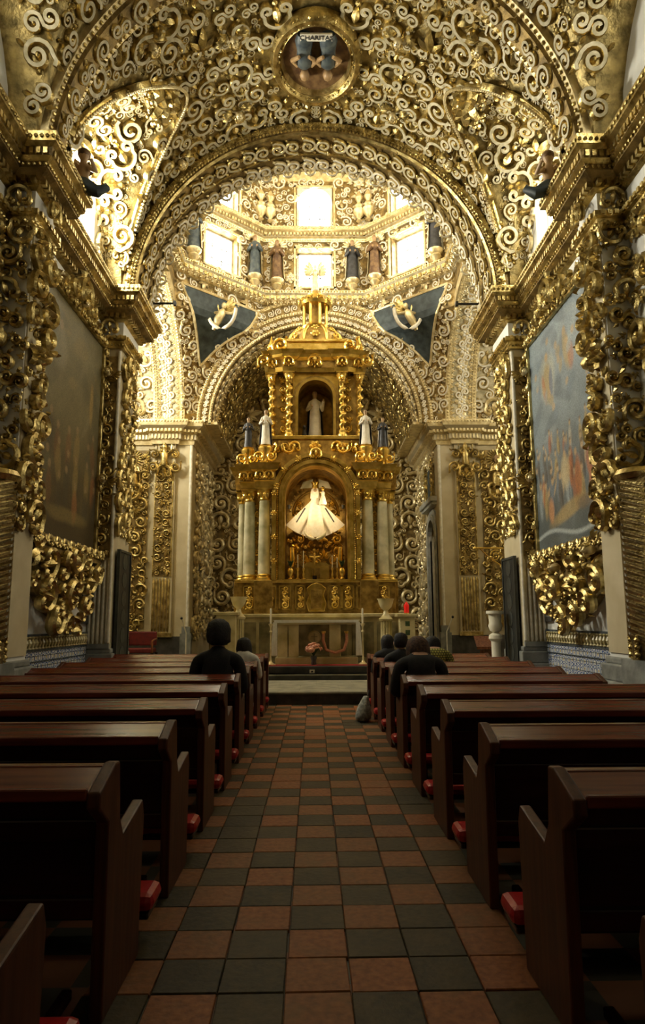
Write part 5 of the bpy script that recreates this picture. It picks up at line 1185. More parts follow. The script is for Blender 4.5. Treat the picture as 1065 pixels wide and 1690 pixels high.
# niche interior
q = MB(); a = arcpts(.80); n = len(a)
q.add([(p[0], BY+.3, p[1]) for p in a]+[(p[0], BY+1.5, p[1]) for p in a], [(i, n+i, n+i+1, i+1) for i in range(n-1)]); q.box(-.85, .85, BY+1.5, BY+1.55, zB_-.1, 5.5); q.box(-.85, .85, BY-.1, BY+1.5, zB_-.05, zB_+.01)
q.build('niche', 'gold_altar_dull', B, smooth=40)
q = MB(); vs = []
for i in range(17): a = PI*i/16; q.tube([(.66*math.cos(a), BY+1.3, 4.42+.66*math.sin(a)), (.70*math.cos(a), BY+1.3, 4.42+.70*math.sin(a))], .02, 5)
q2 = MB(); q2.tube([(.62*math.cos(PI*i/20), BY+1.25, 4.3+.62*math.sin(PI*i/20)) for i in range(21)], .035, 6); q2.build('inner_arch', 'gold_altar', B, smooth=60); q.build('ray_tips', 'gold_altar', B)
for s in (-1, 1): MB().prism([(s*.08, 5.02), (s*.42, 4.99), (s*.34, 5.17), (s*.08, 5.25)], BY+1.2, BY+1.22, 'y').build('cloud_panel', 'marble_green', B)
for k in range(9):
    for s in (-1, 1): orn('altar', ('rosette', 'scroll')[k % 2], B, (s*(.62-.02*k), BY+1.49, 2.7+k*.24), (0, -1, 0), (0, 0, 1), .13, k, .7)
# the Virgin: triangular white robe with a spread cape, child, crown, moon, rays
V = thing('virgin_statue', 'small crowned Virgin in a wide triangular white robe, glowing in the gilded niche', 'statue', (0, BY+.55, 3.45)); vy = BY+.55
vx = -.02
cp = MB(); n = 20
top = [(vx+.08*math.sin(-1+2*i/n), 4.62) for i in range(n+1)]
rows = []
for j in range(9):
    t = j/8; row = []
    for i in range(n+1):
        s = -1+2*i/n; w = .09+.69*t; zz = 4.58-.63*t-.36*t*(1-s*s); row.append((vx+s*w, vy+.12+.22*s*s*t-.05*math.sin(14*s)*t*.3, zz))
    rows += row
cp.add(rows, [(j*(n+1)+i, j*(n+1)+i+1, (j+1)*(n+1)+i+1, (j+1)*(n+1)+i) for j in range(8) for i in range(n)]); cp.build('cape', 'silk_white', V, smooth=60)
MB().lathe([(.25, 3.56), (.26, 3.6), (.21, 3.95), (.16, 4.3), (.12, 4.5), (.08, 4.64), (.05, 4.68)], (vx, vy-.08, 0), 16, 0, 1, .55, lambda w, z, i: 1+.05*math.sin(8*w)).build('robe', 'silk_white', V, smooth=60)
h = MB().ell((vx, vy-.10, 4.77), (.065, .07, .085), 10, 8); h.ell((vx, vy-.17, 4.765), (.012, .015, .02), 5, 4); h.build('head', 'skin_statue', V, smooth=60)
MB().lathe([(.13, 4.58), (.12, 4.72), (.10, 4.82), (.06, 4.87), (.001, 4.88)], (vx, vy-.06, 0), 12, 0, 1, .9).build('veil', 'silk_white', V, smooth=60)
cr = MB().lathe([(.075, 4.85), (.085, 4.9), (.07, 4.93), (.10, 4.99), (.05, 5.04), (.02, 5.07), (.001, 5.12)], (vx, vy-.09, 0), 10)
for k in range(8): a = 2*PI*k/8; cr.ell((vx+.09*math.cos(a), vy-.09+.09*math.sin(a), 5.0), .02, 5, 4)
cr.build('crown', 'gold_altar', V, smooth=50)
ch = MB().lathe([(.09, 0), (.10, .05), (.06, .2), (.04, .24), (.045, .28), (.05, .33), (.001, .38)], (vx+.2, vy-.16, 4.40), 10); ch.build('child', ['silk_white'], V, smooth=60)
MB().lathe([(.03, 0), (.045, .03), (.03, .05), (.05, .08), (.001, .12)], (vx+.2, vy-.16, 4.78), 8).build('child_crown', 'gold_altar', V, smooth=50)
mo = MB(); mo.tube([(vx+.27*math.cos(a), vy-.30, 3.72+.22*math.sin(a)) for a in np.linspace(PI*1.02, PI*1.98, 15)], [.012+.04*math.sin(PI*i/14) for i in range(15)], 8); mo.build('crescent_moon', 'marble_green', V, smooth=60)
for s in (-1, 1): MB().prism([(vx+s*.24, 4.32), (vx+s*.28, 4.33), (vx+s*.5, 3.96), (vx+s*.47, 3.95)], vy-.12, vy-.10, 'y').build('dark_ribbon', 'robe_black', V)
# gilt angels and flowers below her, inside the niche
ga = thing('gilt_angel_group', 'mass of gilt angels and flowers beneath the white robe', 'carving', (0, BY+.6, zB_))
bbox('stepped_base', -.6, .6, BY+.45, BY+1.2, zB_+.01, zB_+.42, 'gold_altar_dull', ga); bbox('stepped_base', -.42, .42, BY+.5, BY+1.1, zB_+.42, zB_+.75, 'gold_altar_dull', ga)
def gs(r): x = r.uniform(-.68, .68); z = r.uniform(zB_+.45, 3.55); return ((x, BY+.42+.25*abs(x), z), (0, -1, 0), (0, 0, 1))
scatter(gs, [(.14, 60), (.1, 150), (.07, 250), (.045, 250)], 'altar', {'cherub_head': 1, 'scroll': 3, 'leaf_spray': 2, 'rosette': 2}, ga, None, seed=7, limit=120, depth=1.2)
for s in (-1, 1): MB().tube([(s*.62, BY+.4, 3.3), (s*.6, BY+.38, 3.0), (s*.66, BY+.4, 2.7), (s*.6, BY+.42, 2.5)], [.06, .08, .07, .05], 8).build('drape', 'gold_altar', ga, smooth=60)
# tabernacle box, crucifix, candles, vases on the niche floor
t = thing('tabernacle', 'gilded box tabernacle at the foot of the niche', 'tabernacle', (0, BY+.2, zB_+.01))
bbox('body', -.32, .32, BY+.12, BY+.42, zB_+.01, zB_+.34, 'gold_altar', t); bbox('door', -.1, .1, BY+.10, BY+.12, zB_+.05, zB_+.30, 'gold_altar_dull', t)
MB().prism([(-.36, zB_+.34), (.36, zB_+.34), (.24, zB_+.44), (-.24, zB_+.44)], BY+.10, BY+.44, 'y').build('lid', 'gold_altar', t)
t = thing('crucifix', 'standing gilt crucifix on a dark foot in front of the tabernacle', 'crucifix', (-.04, BY-.02, zB_+.01))
MB().box(-.09, .01, BY-.06, BY+.02, zB_+.01, zB_+.1).build('foot', 'wood_dark', t); MB().box(-.055, -.025, BY-.03, BY-.01, zB_+.1, zB_+.78).box(-.18, .10, BY-.03, BY-.01, zB_+.55, zB_+.59).build('cross', 'gold_altar', t)
MB().lathe([(.012, 0), (.02, .08), (.028, .2), (.015, .24), (.024, .28), (.001, .31)], (-.04, BY-.045, zB_+.36), 8).tube([(-.17, BY-.045, zB_+.58), (-.04, BY-.045, zB_+.55), (.09, BY-.045, zB_+.58)], .012, 5).build('corpus', 'gold_altar', t, smooth=60)
for i, (x, hh, lab) in enumerate(((-.46, .62, 'leftmost of the niche candles'), (-.32, .72, 'second candle from the left in the niche'), (.40, .60, 'candle right of the gilt crucifix'), (.52, .55, 'rightmost of the niche candles'))):
    t = thing('candlestick', 'gilt candlestick with white candle, %s' % lab, 'candlestick', (x, BY+.06, zB_+.01), 'niche candlesticks')
    MB().lathe([(.06, 0), (.06, .02), (.02, .05), (.03, .12), (.015, .2), (.035, .27), (.035, .29)], (x, BY+.06, zB_+.01), 8).build('stand', 'gold_altar', t, smooth=40); MB().lathe([(.014, 0), (.013, hh-.3), (.002, hh-.28)], (x, BY+.06, zB_+.30), 7).build('candle', 'wax', t)
for s in (-1, 1):
    t = thing('altar_vase', 'round gilt urn at the %s edge of the niche floor' % ('right' if s > 0 else 'left'), 'vase', (s*.64, BY+.02, zB_+.01)); MB().lathe([(.05, 0), (.06, .02), (.03, .06), (.09, .16), (.08, .24), (.05, .28), (.07, .3)], (s*.64, BY+.02, zB_+.01), 10).build('bowl', 'gold_altar', t, smooth=50)
    l = MB()
    for k in range(10): a = 2*PI*k/10; l2 = MB(); leaf(l2, 0, 0, PI/2, .2, .06, .03); l.merge(l2, Matrix.Translation((s*.64, BY+.02, zB_+.3)) @ Matrix.Rotation(a, 4, 'Z') @ Matrix.Rotation(rad(60), 4, 'X'))
    l.build('leaves', 'leaf_green', t)
# niche lamps (hidden housings, warm; the unseen spots stand in front of them)
for s in (-1, 1):
    t = thing('niche_lamp', 'small warm lamp hidden behind the %s edge of the niche arch' % ('right' if s > 0 else 'left'), 'lamp', (s*.7, BY+.38, 4.35)); MB().lathe([(.03, -.05), (.04, .0), (.04, .05)], (s*.7, BY+.38, 4.35), 8).build('housing', 'iron', t)
    ld = bpy.data.lights.new('niche_light', 'SPOT'); ld.energy = 34; ld.color = (1, .74, .40); ld.spot_size = rad(120); ld.spot_blend = .6; ld.shadow_soft_size = .06; lo = bpy.data.objects.new('niche_light', ld); COL.objects.link(lo)
    lo.location = (s*.62, BY+.0, 4.4); lo.rotation_euler = (Vector((-s*.6, .6, -.25)).to_track_quat('-Z', 'Y')).to_euler()

# second tier
TY = BY+.35; zH, zI, zJ = 6.2, 7.95, 8.5
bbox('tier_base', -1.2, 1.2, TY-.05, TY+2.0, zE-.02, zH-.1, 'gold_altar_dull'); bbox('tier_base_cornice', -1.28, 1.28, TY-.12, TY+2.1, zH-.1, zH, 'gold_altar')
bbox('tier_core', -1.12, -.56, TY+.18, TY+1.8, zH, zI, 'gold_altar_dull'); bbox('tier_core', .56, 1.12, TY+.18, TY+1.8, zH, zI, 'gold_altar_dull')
orn('altar', 'rosette', B, (-.02, TY-.08, 5.92), (0, -1, 0), (0, 0, 1), .17, 0, .8)
for s in (-1, 1):
    for k in range(3): orn('altar', ('shell_scroll', 'scroll', 'leaf_spray')[k], B, (s*(.55+.25*k), TY-.06, 5.9), (0, -1, 0), (0, 0, 1), .16, 0, .9)
    for k in range(6): orn('altar', ('scroll', 'leaf_spray')[k % 2], B, (s*.86, TY+.17, zH+.25+k*.27), (0, -1, 0), (0, 0, 1), .11, k, .8)
    for (x, dy) in ((.70, .02), (1.16, .14)):
        m = MB(); nz_, nn = 40, 10; vs = []
        for i in range(nz_+1):
            z = zH+.18+(zI-.3-zH-.18)*i/nz_; a = i/nz_*2*PI*5.5
            for j in range(nn): w = 2*PI*j/nn; rr = .078*(1+.16*math.cos(w*2-a*1.0)); vs.append((s*x+.028*math.cos(a)+rr*math.cos(w), TY+dy+.028*math.sin(a)+rr*math.sin(w), z))
        m.add(vs, [(i*nn+j, i*nn+(j+1) % nn, (i+1)*nn+(j+1) % nn, (i+1)*nn+j) for i in range(nz_) for j in range(nn)]); tcn = m.build('twisted_column', 'gold_altar', B, smooth=70)
        MB().lathe([(.13, zH), (.13, zH+.06), (.10, zH+.1), (.11, zH+.15), (.085, zH+.19)], (s*x, TY+dy, 0), 12).build('column_base', 'gold_altar', tcn, smooth=40)
        MB().lathe([(.08, zI-.3), (.10, zI-.27), (.085, zI-.24), (.11, zI-.12), (.15, zI-.04)], (s*x, TY+dy, 0), 12).box(s*x-.15, s*x+.15, TY+dy-.15, TY+dy+.15, zI-.04, zI).build('capital', 'gold_altar', tcn, smooth=40)
        orn('altar', 'leaf_spray', B, (s*x, TY+dy-.1, zI-.15), (0, -1, 0), (0, 0, 1), .1, 0, 1); orn('altar', 'shell_scroll', B, (s*x, TY+dy-.2, zH-.35), (0, -1, 0), (0, 0, 1), .16, PI, 1)
# upper niche
q = MB(); n2 = 20; zsp = 7.28
def up_pts(r): return [(-r, zH)]+[(-r*math.cos(PI*i/n2), zsp+r*math.sin(PI*i/n2)) for i in range(n2+1)]+[(r, zH)]
for (r0, r1, ya, m) in ((.46, .53, TY-.02, 'gold_altar'), (.53, .60, TY+.04, 'gold_altar_dull')):
    qq = MB(); a, b = up_pts(r1), up_pts(r0); n = len(a)
    qq.add([(p[0], ya, p[1]) for p in a]+[(p[0], ya, p[1]) for p in b]+[(p[0], TY+.3, p[1]) for p in a]+[(p[0], TY+.3, p[1]) for p in b], [(i, n+i, n+i+1, i+1) for i in range(n-1)]+[(i, i+1, 2*n+i+1, 2*n+i) for i in range(n-1)]+[(n+i, 3*n+i, 3*n+i+1, n+i+1) for i in range(n-1)]); qq.build('niche_moulding', m, B, smooth=40)
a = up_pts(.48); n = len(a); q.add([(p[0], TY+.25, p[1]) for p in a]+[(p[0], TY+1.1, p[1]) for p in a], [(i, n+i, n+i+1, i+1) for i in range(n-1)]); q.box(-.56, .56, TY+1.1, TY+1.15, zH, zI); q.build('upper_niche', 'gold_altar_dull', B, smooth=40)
for s in (-1, 1): 
    qq = MB(); qq.add([(s*.60, TY+.06, zsp), (s*.60, TY+.06, zI), (0, TY+.06, zI)]+[(s*.6*math.cos(PI/2*i/8), TY+.06, zsp+.6*math.sin(PI/2*i/8)) for i in range(9)], [(1, 0, 3, 4), (1, 4, 5), (1, 5, 6), (1, 6, 7), (1, 7, 8, 2), (2, 8, 9), (2, 9, 10), (2, 10, 11)]); qq.build('niche_spandrel', 'gold_altar', B)
en = MB(); pth = [(-1.22, TY+1.9), (-1.22, TY+.08), (-1.02, TY+.08), (-1.02, TY), (-.86, TY-.06), (-.54, TY-.06), (-.54, TY), (.54, TY), (.54, TY-.06), (.86, TY-.06), (1.02, TY), (1.02, TY+.08), (1.22, TY+.08), (1.22, TY+1.9)]
sweep(en, pth, [(-.1, zI, 1), (.03, zI, 0), (.05, zI+.12, 1), (.03, zI+.14, 1), (.03, zI+.32, 0), (.12, zI+.38, 0), (.13, zI+.45, 0), (.22, zJ, 0), (-.3, zJ, 0)], -1, 0); en.box(-1.15, 1.15, TY+.1, TY+1.9, zI, zJ-.02, 1); eo = en.build('upper_entablature', ['gold_altar', 'gold_altar_dull'], B)
orn('altar', 'shell_scroll', eo, (-.02, TY-.08, zI+.25), (0, -1, 0), (0, 0, 1), .2, 0, 1); orn('altar', 'cherub_head', eo, (-.02, TY-.12, zI+.3), (0, -1, 0), (0, 0, 1), .13, 0, 1)
for s in (-1, 1):
    for x in (.7, 1.14): orn('altar', 'shell_scroll', eo, (s*x, TY-.12+(.1 if x > 1 else 0), zI+.24), (0, -1, 0), (0, 0, 1), .15, 0, 1)
    orn('altar', 'scroll', eo, (s*1.36, TY+.0, zI+.3), (0, -1, 0), (0, 0, 1), .2, 0 if s > 0 else PI, 1)
statue('friar_statue', 'friar statue in a white habit and black cape inside the upper niche', 'statue', -.02, TY+.55, zH+.08, 1.35, 'robe_ivory', 'robe_black', hair='robe_black', base='gold_altar', arm=1)
t = thing('small_dog', 'small dark dog figure at the left foot of the friar statue', 'figure', (-.30, TY+.3, zH)); MB().lathe([(.06, 0), (.07, .1), (.055, .22), (.04, .28)], (-.30, TY+.3, zH), 8).ell((-.30, TY+.25, zH+.33), (.05, .08, .055), 7, 5).build('body', 'robe_black', t, smooth=60)
# attic, dome, lantern, finial
bbox('attic', -.78, .78, TY+.05, TY+1.6, zJ, zJ+.32, 'gold_altar'); bbox('attic_cornice', -.84, .84, TY-.0, TY+1.65, zJ+.32, zJ+.40, 'gold_altar')
DCY = TY+.8
ribd = MB(); k = 24
ribd.lathe([(.80, zJ+.40), (.78, zJ+.54), (.70, zJ+.72), (.56, zJ+.86), (.40, zJ+.94), (.24, zJ+.95)], (0, DCY, 0), k); dmo = ribd.build('cupola', 'gold_altar_dull', B, smooth=50)
for i in range(8):
    a = 2*PI*i/8+PI/8; MB().tube([(.81*math.cos(a), DCY+.81*math.sin(a), zJ+.40), (.79*math.cos(a), DCY+.79*math.sin(a), zJ+.54), (.71*math.cos(a), DCY+.71*math.sin(a), zJ+.72), (.57*math.cos(a), DCY+.57*math.sin(a), zJ+.87), (.38*math.cos(a), DCY+.38*math.sin(a), zJ+.96)], .05, 7).build('cupola_rib', 'gold_altar', dmo, smooth=60)
for i in range(5):
    a = -PI/2+(i-2)*PI/4; 
    for (rr, z, r_) in ((.80, zJ+.54, .13), (.64, zJ+.80, .1)): orn('altar', ('rosette', 'shell_scroll')[i % 2], dmo, (rr*math.cos(a), DCY+rr*math.sin(a), z), (math.cos(a), math.sin(a), .5), (0, 0, 1), r_, 0, .8)
for s in (-1, 1):
    orn('altar', 'scroll', B, (s*.93, TY+.1, zJ+.22), (0, -1, 0), (0, 0, 1), .24, 0 if s > 0 else PI, 1.2); orn('altar', 'leaf_spray', B, (s*1.15, TY+.1, zJ+.18), (0, -1, 0), (0, 0, 1), .18, 0, 1)
    MB().lathe([(.1, zJ), (.12, zJ+.04), (.05, zJ+.12), (.1, zJ+.25), (.06, zJ+.36), (.03, zJ+.42), (.001, zJ+.55)], (s*1.18, TY+.15, 0), 10).build('urn_finial', 'gold_altar', B, smooth=50)
zl = zJ+.95
MB().lathe([(.42, zl-.02), (.45, zl+.05), (.40, zl+.1)], (0, DCY, 0), 16).build('lantern_base', 'gold_altar', B, smooth=40)
for i in range(8): a = 2*PI*i/8+PI/8; MB().tube([(.34*math.cos(a), DCY+.34*math.sin(a), zl+.08), (.33*math.cos(a), DCY+.33*math.sin(a), zl+.74)], .045, 7).build('lantern_column', 'gold_altar', B, smooth=60)
MB().lathe([(.18, zl+.05), (.18, zl+.74)], (0, DCY, 0), 12).build('lantern_core', 'gold_altar_dull', B)
MB().lathe([(.42, zl+.72), (.47, zl+.8), (.38, zl+.85), (.34, zl+.98), (.24, zl+1.07), (.14, zl+1.1), (.16, zl+1.13), (.05, zl+1.15)], (0, DCY, 0), 16).build('lantern_cap', 'gold_altar', B, smooth=50)
for i in range(10): a = 2*PI*i/10; orn('altar', 'leaf_spray', B, (.42*math.cos(a), DCY+.42*math.sin(a), zl+.88), (math.cos(a), math.sin(a), 0), (0, 0, 1), .11, 0, 1)
fi = thing('angel_finial', 'small pale gilt angel with spread wings topping the baldachin', 'statue', (0, DCY, zl+1.13))
statue('angel_finial', '', '', 0, DCY, zl+1.2, .82, 'gold_pale', None, hair='gold_pale', base='gold_pale', arm=1, skin='gold_pale', parent=fi)
w = MB()
for s in (-1, 1):
    for k in range(5): leaf(w, s*.05, 0, PI/2-s*(.35+.32*k), .42-.04*k, .13, .05)
MB().merge(w, Matrix.Translation((0, DCY+.06, zl+1.76)) @ Matrix.Rotation(PI/2, 4, 'X')).build('wings', 'gold_pale', fi)
# saints standing on the lower cornice
for (x, dy, rb, cpn, lab) in ((-1.75, .3, 'robe_black', None, 'outermost left on the baldachin cornice'), (-1.28, .05, 'robe_ivory', 'robe_black', 'left of the upper niche'), (1.28, .05, 'robe_ivory', 'robe_black', 'right of the upper niche'), (1.75, .3, 'robe_black', 'robe_ivory', 'outermost right on the baldachin cornice')):
    statue('friar_statue', 'friar statue, %s, %s' % ('white habit and black cape' if rb == 'robe_ivory' else 'dark habit', lab), 'statue', x, BY+dy, zE+.52, .82 if abs(x) > 1.5 else .95, rb, cpn, 'friars on the baldachin', hair='robe_black', base='gold_altar')
# ------------------------------------------------------------------ free-standing altar and its furniture
ZS = Z_SANCT; AY = 15.05
xa0, xa1 = atY(453, 1030, AY).x, atY(592, 1030, AY).x; zt = atY(520, 1024, AY).z
A = thing('altar_table', 'onyx altar table with a round relief on its front', 'altar', ((xa0+xa1)/2, AY+.4, ZS))
xm = (xa0+xa1)/2
def ab(nm, x0, x1, y0, y1, z0, z1, m, par=None): return bevel(MB().box(x0, x1, y0, y1, z0, z1).build(nm, m, par or A), .012, 2)
ab('mensa', xa0, xa1, AY-.05, AY+.85, zt-.09, zt, 'onyx'); ab('front_panel', xa0+.25, xa1-.25, AY+.25, AY+.32, ZS+.18, zt-.09, 'onyx_dark')
ab('plinth', xa0+.02, xa1-.02, AY+.0, AY+.8, ZS, ZS+.16, 'onyx')
for x in (xa0+.42, xa0+.2, xm+.42): ab('support', x-.13, x+.13, AY+.06, AY+.3, ZS+.16, zt-.09, 'onyx')
MB().lathe([(.14, 0), (.155, .03), (.13, .05), (.12, .04), (.02, .055), (.001, .06)], (0, 0, 0), 24).build('relief_disc', 'onyx', A, smooth=40).matrix_basis = Matrix.Translation((xm-.05, AY+.25, zt-.38)) @ Matrix.Rotation(PI/2, 4, 'X')
MB().box(-.012, .012, -.09, .09, .05, .068).box(-.07, .07, .0, .024, .05, .068).build('relief_cross', 'onyx_dark', A).matrix_basis = Matrix.Translation((xm-.05, AY+.25, zt-.38)) @ Matrix.Rotation(PI/2, 4, 'X')
# the two tablets with red-brown curved bands (lyre) at the right
ly = MB()
for s in (-1, 1): ly.tube([(xm+.42+s*.26, AY-.0, zt-.28), (xm+.42+s*.27, AY-.0, zt-.45), (xm+.42+s*.2, AY-.0, zt-.66), (xm+.42, AY-.0, zt-.72)], [.03, .035, .035, .03], 7)
ly.build('lyre_bands', 'paint_rose', A, smooth=60); 
for s in (-1, 1): MB().lathe([(.03, -.03), (.05, 0), (.05, .03)], (xm+.42+s*.26, AY, zt-.27), 8).build('lyre_cap', 'gold_altar', A)
C_ = thing('altar_cloth', 'narrow white cloth laid over the altar and hanging at both ends', 'cloth', (xm, AY, zt))
ct = MB().box(xa0-.02, xa1+.02, AY-.075, AY+.3, zt+.0, zt+.012).box(xa0, xa1, AY-.085, AY-.07, zt-.05, zt+.01); ct.build('top', 'cloth_white', C_)
for (x, s) in ((xa0+.03, -1), (xa1-.03, 1)):
    m = MB(); vs = []
    for j in range(9):
        t = j/8
        for i in range(7): u = i/6; vs.append((x+s*(.01+.02*t)+(u-.5)*(.09+.06*t), AY-.09-.02*math.sin(u*9+t)*t, zt-.04-.74*t))
    m.add(vs, [(j*7+i, j*7+i+1, (j+1)*7+i+1, (j+1)*7+i) for j in range(8) for i in range(6)]); m.build('hanging_end', 'cloth_white', C_, smooth=60)
car = MB().box(-1.55, 1.55, 14.62, 15.0, ZS, ZS+.015).build('carpet', 'red_carpet'); car['label'] = 'strip of red carpet before the altar'; car['category'] = 'carpet'
ca2 = thing('notice_card', 'small cream notice card on the dark altar step', 'card', (-.11, 14.41, Z_STEP2+.0)); MB().box(-.16, -.05, 14.435, 14.445, Z_STEP2, Z_STEP2+.075).build('card', 'wax', ca2); MB().box(-.125, -.085, 14.43, 14.436, Z_STEP2+.02, Z_STEP2+.05).build('emblem', 'wood_dark', ca2)
# flower vase
fv = thing('flower_vase', 'dark vase of salmon-pink flowers on the red carpet', 'flowers', (0, 14.8, ZS+.015)); fx = atY(518, 1090, 14.8).x
MB().lathe([(.05, 0), (.06, .02), (.05, .08), (.07, .16), (.06, .2)], (fx, 14.8, ZS+.015), 10).build('vase', 'stone_dark', fv, smooth=50)
rg = random.Random(3); fl = MB().lathe([(.06, 0), (.03, .02), (.04, .05), (.001, .07)], (0, 0, 0), 7)
fme = bpy.data.meshes.new('flower'); fme.from_pydata(fl.v, [], fl.f); fme.materials.append(MATS['paint_rose']); fme.update()
for k in range(26): a = rg.uniform(0, 2*PI); e = rg.uniform(0, 1.3); link('flower', fme, fv, Matrix.Translation((fx+.15*math.sin(e)*math.cos(a), 14.8+.12*math.sin(e)*math.sin(a), ZS+.28+.16*math.cos(e))) @ Matrix.Rotation(a, 4, 'Z') @ Matrix.Rotation(e, 4, 'Y'))
lv = MB()
for k in range(14): a = 2*PI*k/14; l2 = MB(); leaf(l2, 0, 0, PI/2, .2, .07, .03); lv.merge(l2, Matrix.Translation((fx, 14.8, ZS+.2)) @ Matrix.Rotation(a, 4, 'Z') @ Matrix.Rotation(rad(50), 4, 'X'))
lv.build('leaves', 'leaf_green', fv)
# tall candlesticks on the floor either side of the altar
for (u, lab) in ((447, 'left'), (599, 'right')):
    x = atY(u, 1050, 14.85).x; t = thing('floor_candlestick', 'tall slim brass candlestick with white candle %s of the altar' % lab, 'candlestick', (x, 14.85, ZS), 'floor candlesticks')
    MB().lathe([(.11, 0), (.11, .03), (.04, .07), (.02, .12), (.016, .7), (.035, .74), (.016, .78), (.02, .84), (.05, .9), (.05, .92)], (x, 14.85, ZS), 10).build('stand', 'gold_pale', t, smooth=40); MB().lathe([(.022, 0), (.02, .32), (.003, .34)], (x, 14.85, ZS+.92), 8).build('candle', 'wax', t)
# onyx pedestals and urns
for (u0, u1, v, nm, lab) in ((655, 690, 1013, 'right', 'square onyx pedestal with dark inlays carrying the red lamp'), (352, 394, 1010, 'left', 'square onyx pedestal at the left of the altar')):
    Y = 14.95; x0, x1 = atY(u0, v, Y).x, atY(u1, v, Y).x; z1 = atY((u0+u1)/2, v, Y).z; t = thing('onyx_pedestal', lab, 'pedestal', ((x0+x1)/2, Y+.25, ZS)); e = .07
    bevel(MB().box(x0+e, x1-e, Y, Y+.42, ZS, z1-.07).build('shaft', 'onyx', t), .01); bevel(MB().box(x0, x1, Y-.06, Y+.5, z1-.07, z1).build('top_slab', 'onyx', t), .012); bevel(MB().box(x0+.02, x1-.02, Y-.04, Y+.48, ZS, ZS+.1).build('foot', 'onyx', t), .01)
    xm_ = (x0+x1)/2
    for k in range(4): MB().box(xm_-.05, xm_+.05, Y-.008, Y, ZS+.25+k*.2, ZS+.36+k*.2).build('inlay', 'leaf_green', t)
    if nm == 'right':
        L_ = thing('red_votive_lamp', 'red glass votive lamp on the right onyx pedestal', 'lamp', (xm_-.0, Y+.15, z1)); lx = atY(671, 1000, Y+.15).x
        MB().lathe([(.045, 0), (.06, .02), (.055, .1), (.065, .16), (.05, .2)], (lx, Y+.15, z1+.02), 12).build('glass', 'red_glass', L_, smooth=50); MB().lathe([(.06, 0), (.06, .02)], (lx, Y+.15, z1), 12).build('foot', 'gold_altar', L_); MB().lathe([(.05, .22), (.03, .25), (.001, .28)], (lx, Y+.15, z1), 10).build('lid', 'red_glass', L_)
for (u, vt, lab) in ((637, 988, 'right'), (394, 985, 'left')):
    Y = 15.35; x = atY(u, 1000, Y).x; zt_ = atY(u, vt, Y).z; t = thing('onyx_urn', 'wide onyx bowl on a fluted pillar beside the %s end of the altar' % lab, 'urn', (x, Y, ZS))
    MB().lathe([(.19, ZS), (.19, ZS+.1), (.14, ZS+.14)], (x, Y, 0), 16).build('foot', 'onyx', t, smooth=40)
    for k in range(12): a = 2*PI*k/12; MB().tube([(x+.115*math.cos(a), Y+.115*math.sin(a), ZS+.14), (x+.105*math.cos(a), Y+.105*math.sin(a), zt_-.5)], .03, 6).build('flute', 'onyx', t, smooth=60)
    MB().lathe([(.15, zt_-.52), (.17, zt_-.47), (.12, zt_-.42), (.07, zt_-.36), (.05, zt_-.28), (.13, zt_-.2), (.17, zt_-.1), (.18, zt_-.04), (.21, zt_), (.17, zt_), (.14, zt_-.08)], (x, Y, 0), 18).build('bowl', 'onyx', t, smooth=40)
# lamp on the near arch: warm spotlights for the baldachin, clamped above the impost on its crossing side
for s in (-1, 1):
    P = Vector((s*3.35, YA+.12, ZC+.12)); t = thing('spotlight', 'small dark spotlight clamped behind the %s impost of the crossing arch' % ('right' if s > 0 else 'left'), 'lamp', P)
    tg = Vector((0, BY, 3.2)); dr_ = (tg-P).normalized(); MB().tube([P, P+dr_*.16], [.06, .08], 10).build('housing', 'iron', t); MB().tube([P+Vector((0, 0, -.12)), P], .015, 6).build('bracket', 'iron', t)
    ld = bpy.data.lights.new('spotlight_light', 'SPOT'); ld.energy = SPOT_W; ld.color = (1, .76, .40); ld.spot_size = rad(62); ld.spot_blend = .7; ld.shadow_soft_size = .08; lo = bpy.data.objects.new('spotlight_light', ld); COL.objects.link(lo); lo.location = P+dr_*.2; lo.rotation_euler = dr_.to_track_quat('-Z', 'Y').to_euler()

# ------------------------------------------------------------------ side furniture in the crossing
for (sg, v0) in ((1, 920), (-1, 905)):
    ya, yb, X_ = 11.48, 12.18, 3.5; z0, z1 = .34, atX(848 if sg > 0 else 186, v0, sg*X_).z
    t = thing('dark_screen', 'tall narrow dark screen standing against the %s crossing pier' % ('right' if sg > 0 else 'left'), 'screen', (sg*X_, (ya+yb)/2, Z_STEP1))
    MB().box(*sorted((sg*(X_-.03), sg*X_)), ya, yb, z0, z1).build('panel', 'banner', t); MB().box(*sorted((sg*(X_-.045), sg*(X_+.01))), ya-.02, ya+.02, z0, z1+.02).box(*sorted((sg*(X_-.045), sg*(X_+.01))), yb-.02, yb+.02, z0, z1+.02).box(*sorted((sg*(X_-.045), sg*(X_+.01))), ya, yb, z1-.02, z1+.02).build('edge_rail', 'banner_edge', t)
    for k in range(7):
        o = MB().lathe([(.14, 0), (.14, .006), (.001, .008)], (0, 0, 0), 14).build('roundel', 'banner_edge', t); o.matrix_basis = Matrix.Translation((sg*(X_-.03), (ya+yb)/2, z0+.22+k*(z1-z0-.4)/6)) @ Matrix.Rotation(-sg*PI/2, 4, 'Y')
    for y in (11.86, 12.14): MB().box(*sorted((sg*(X_-.2), sg*(X_+.04))), y-.03, y+.03, Z_STEP1+.006, Z_STEP1+.05).box(*sorted((sg*(X_-.03), sg*X_)), y-.03, y+.03, Z_STEP1+.04, z0).build('foot', 'iron', t)
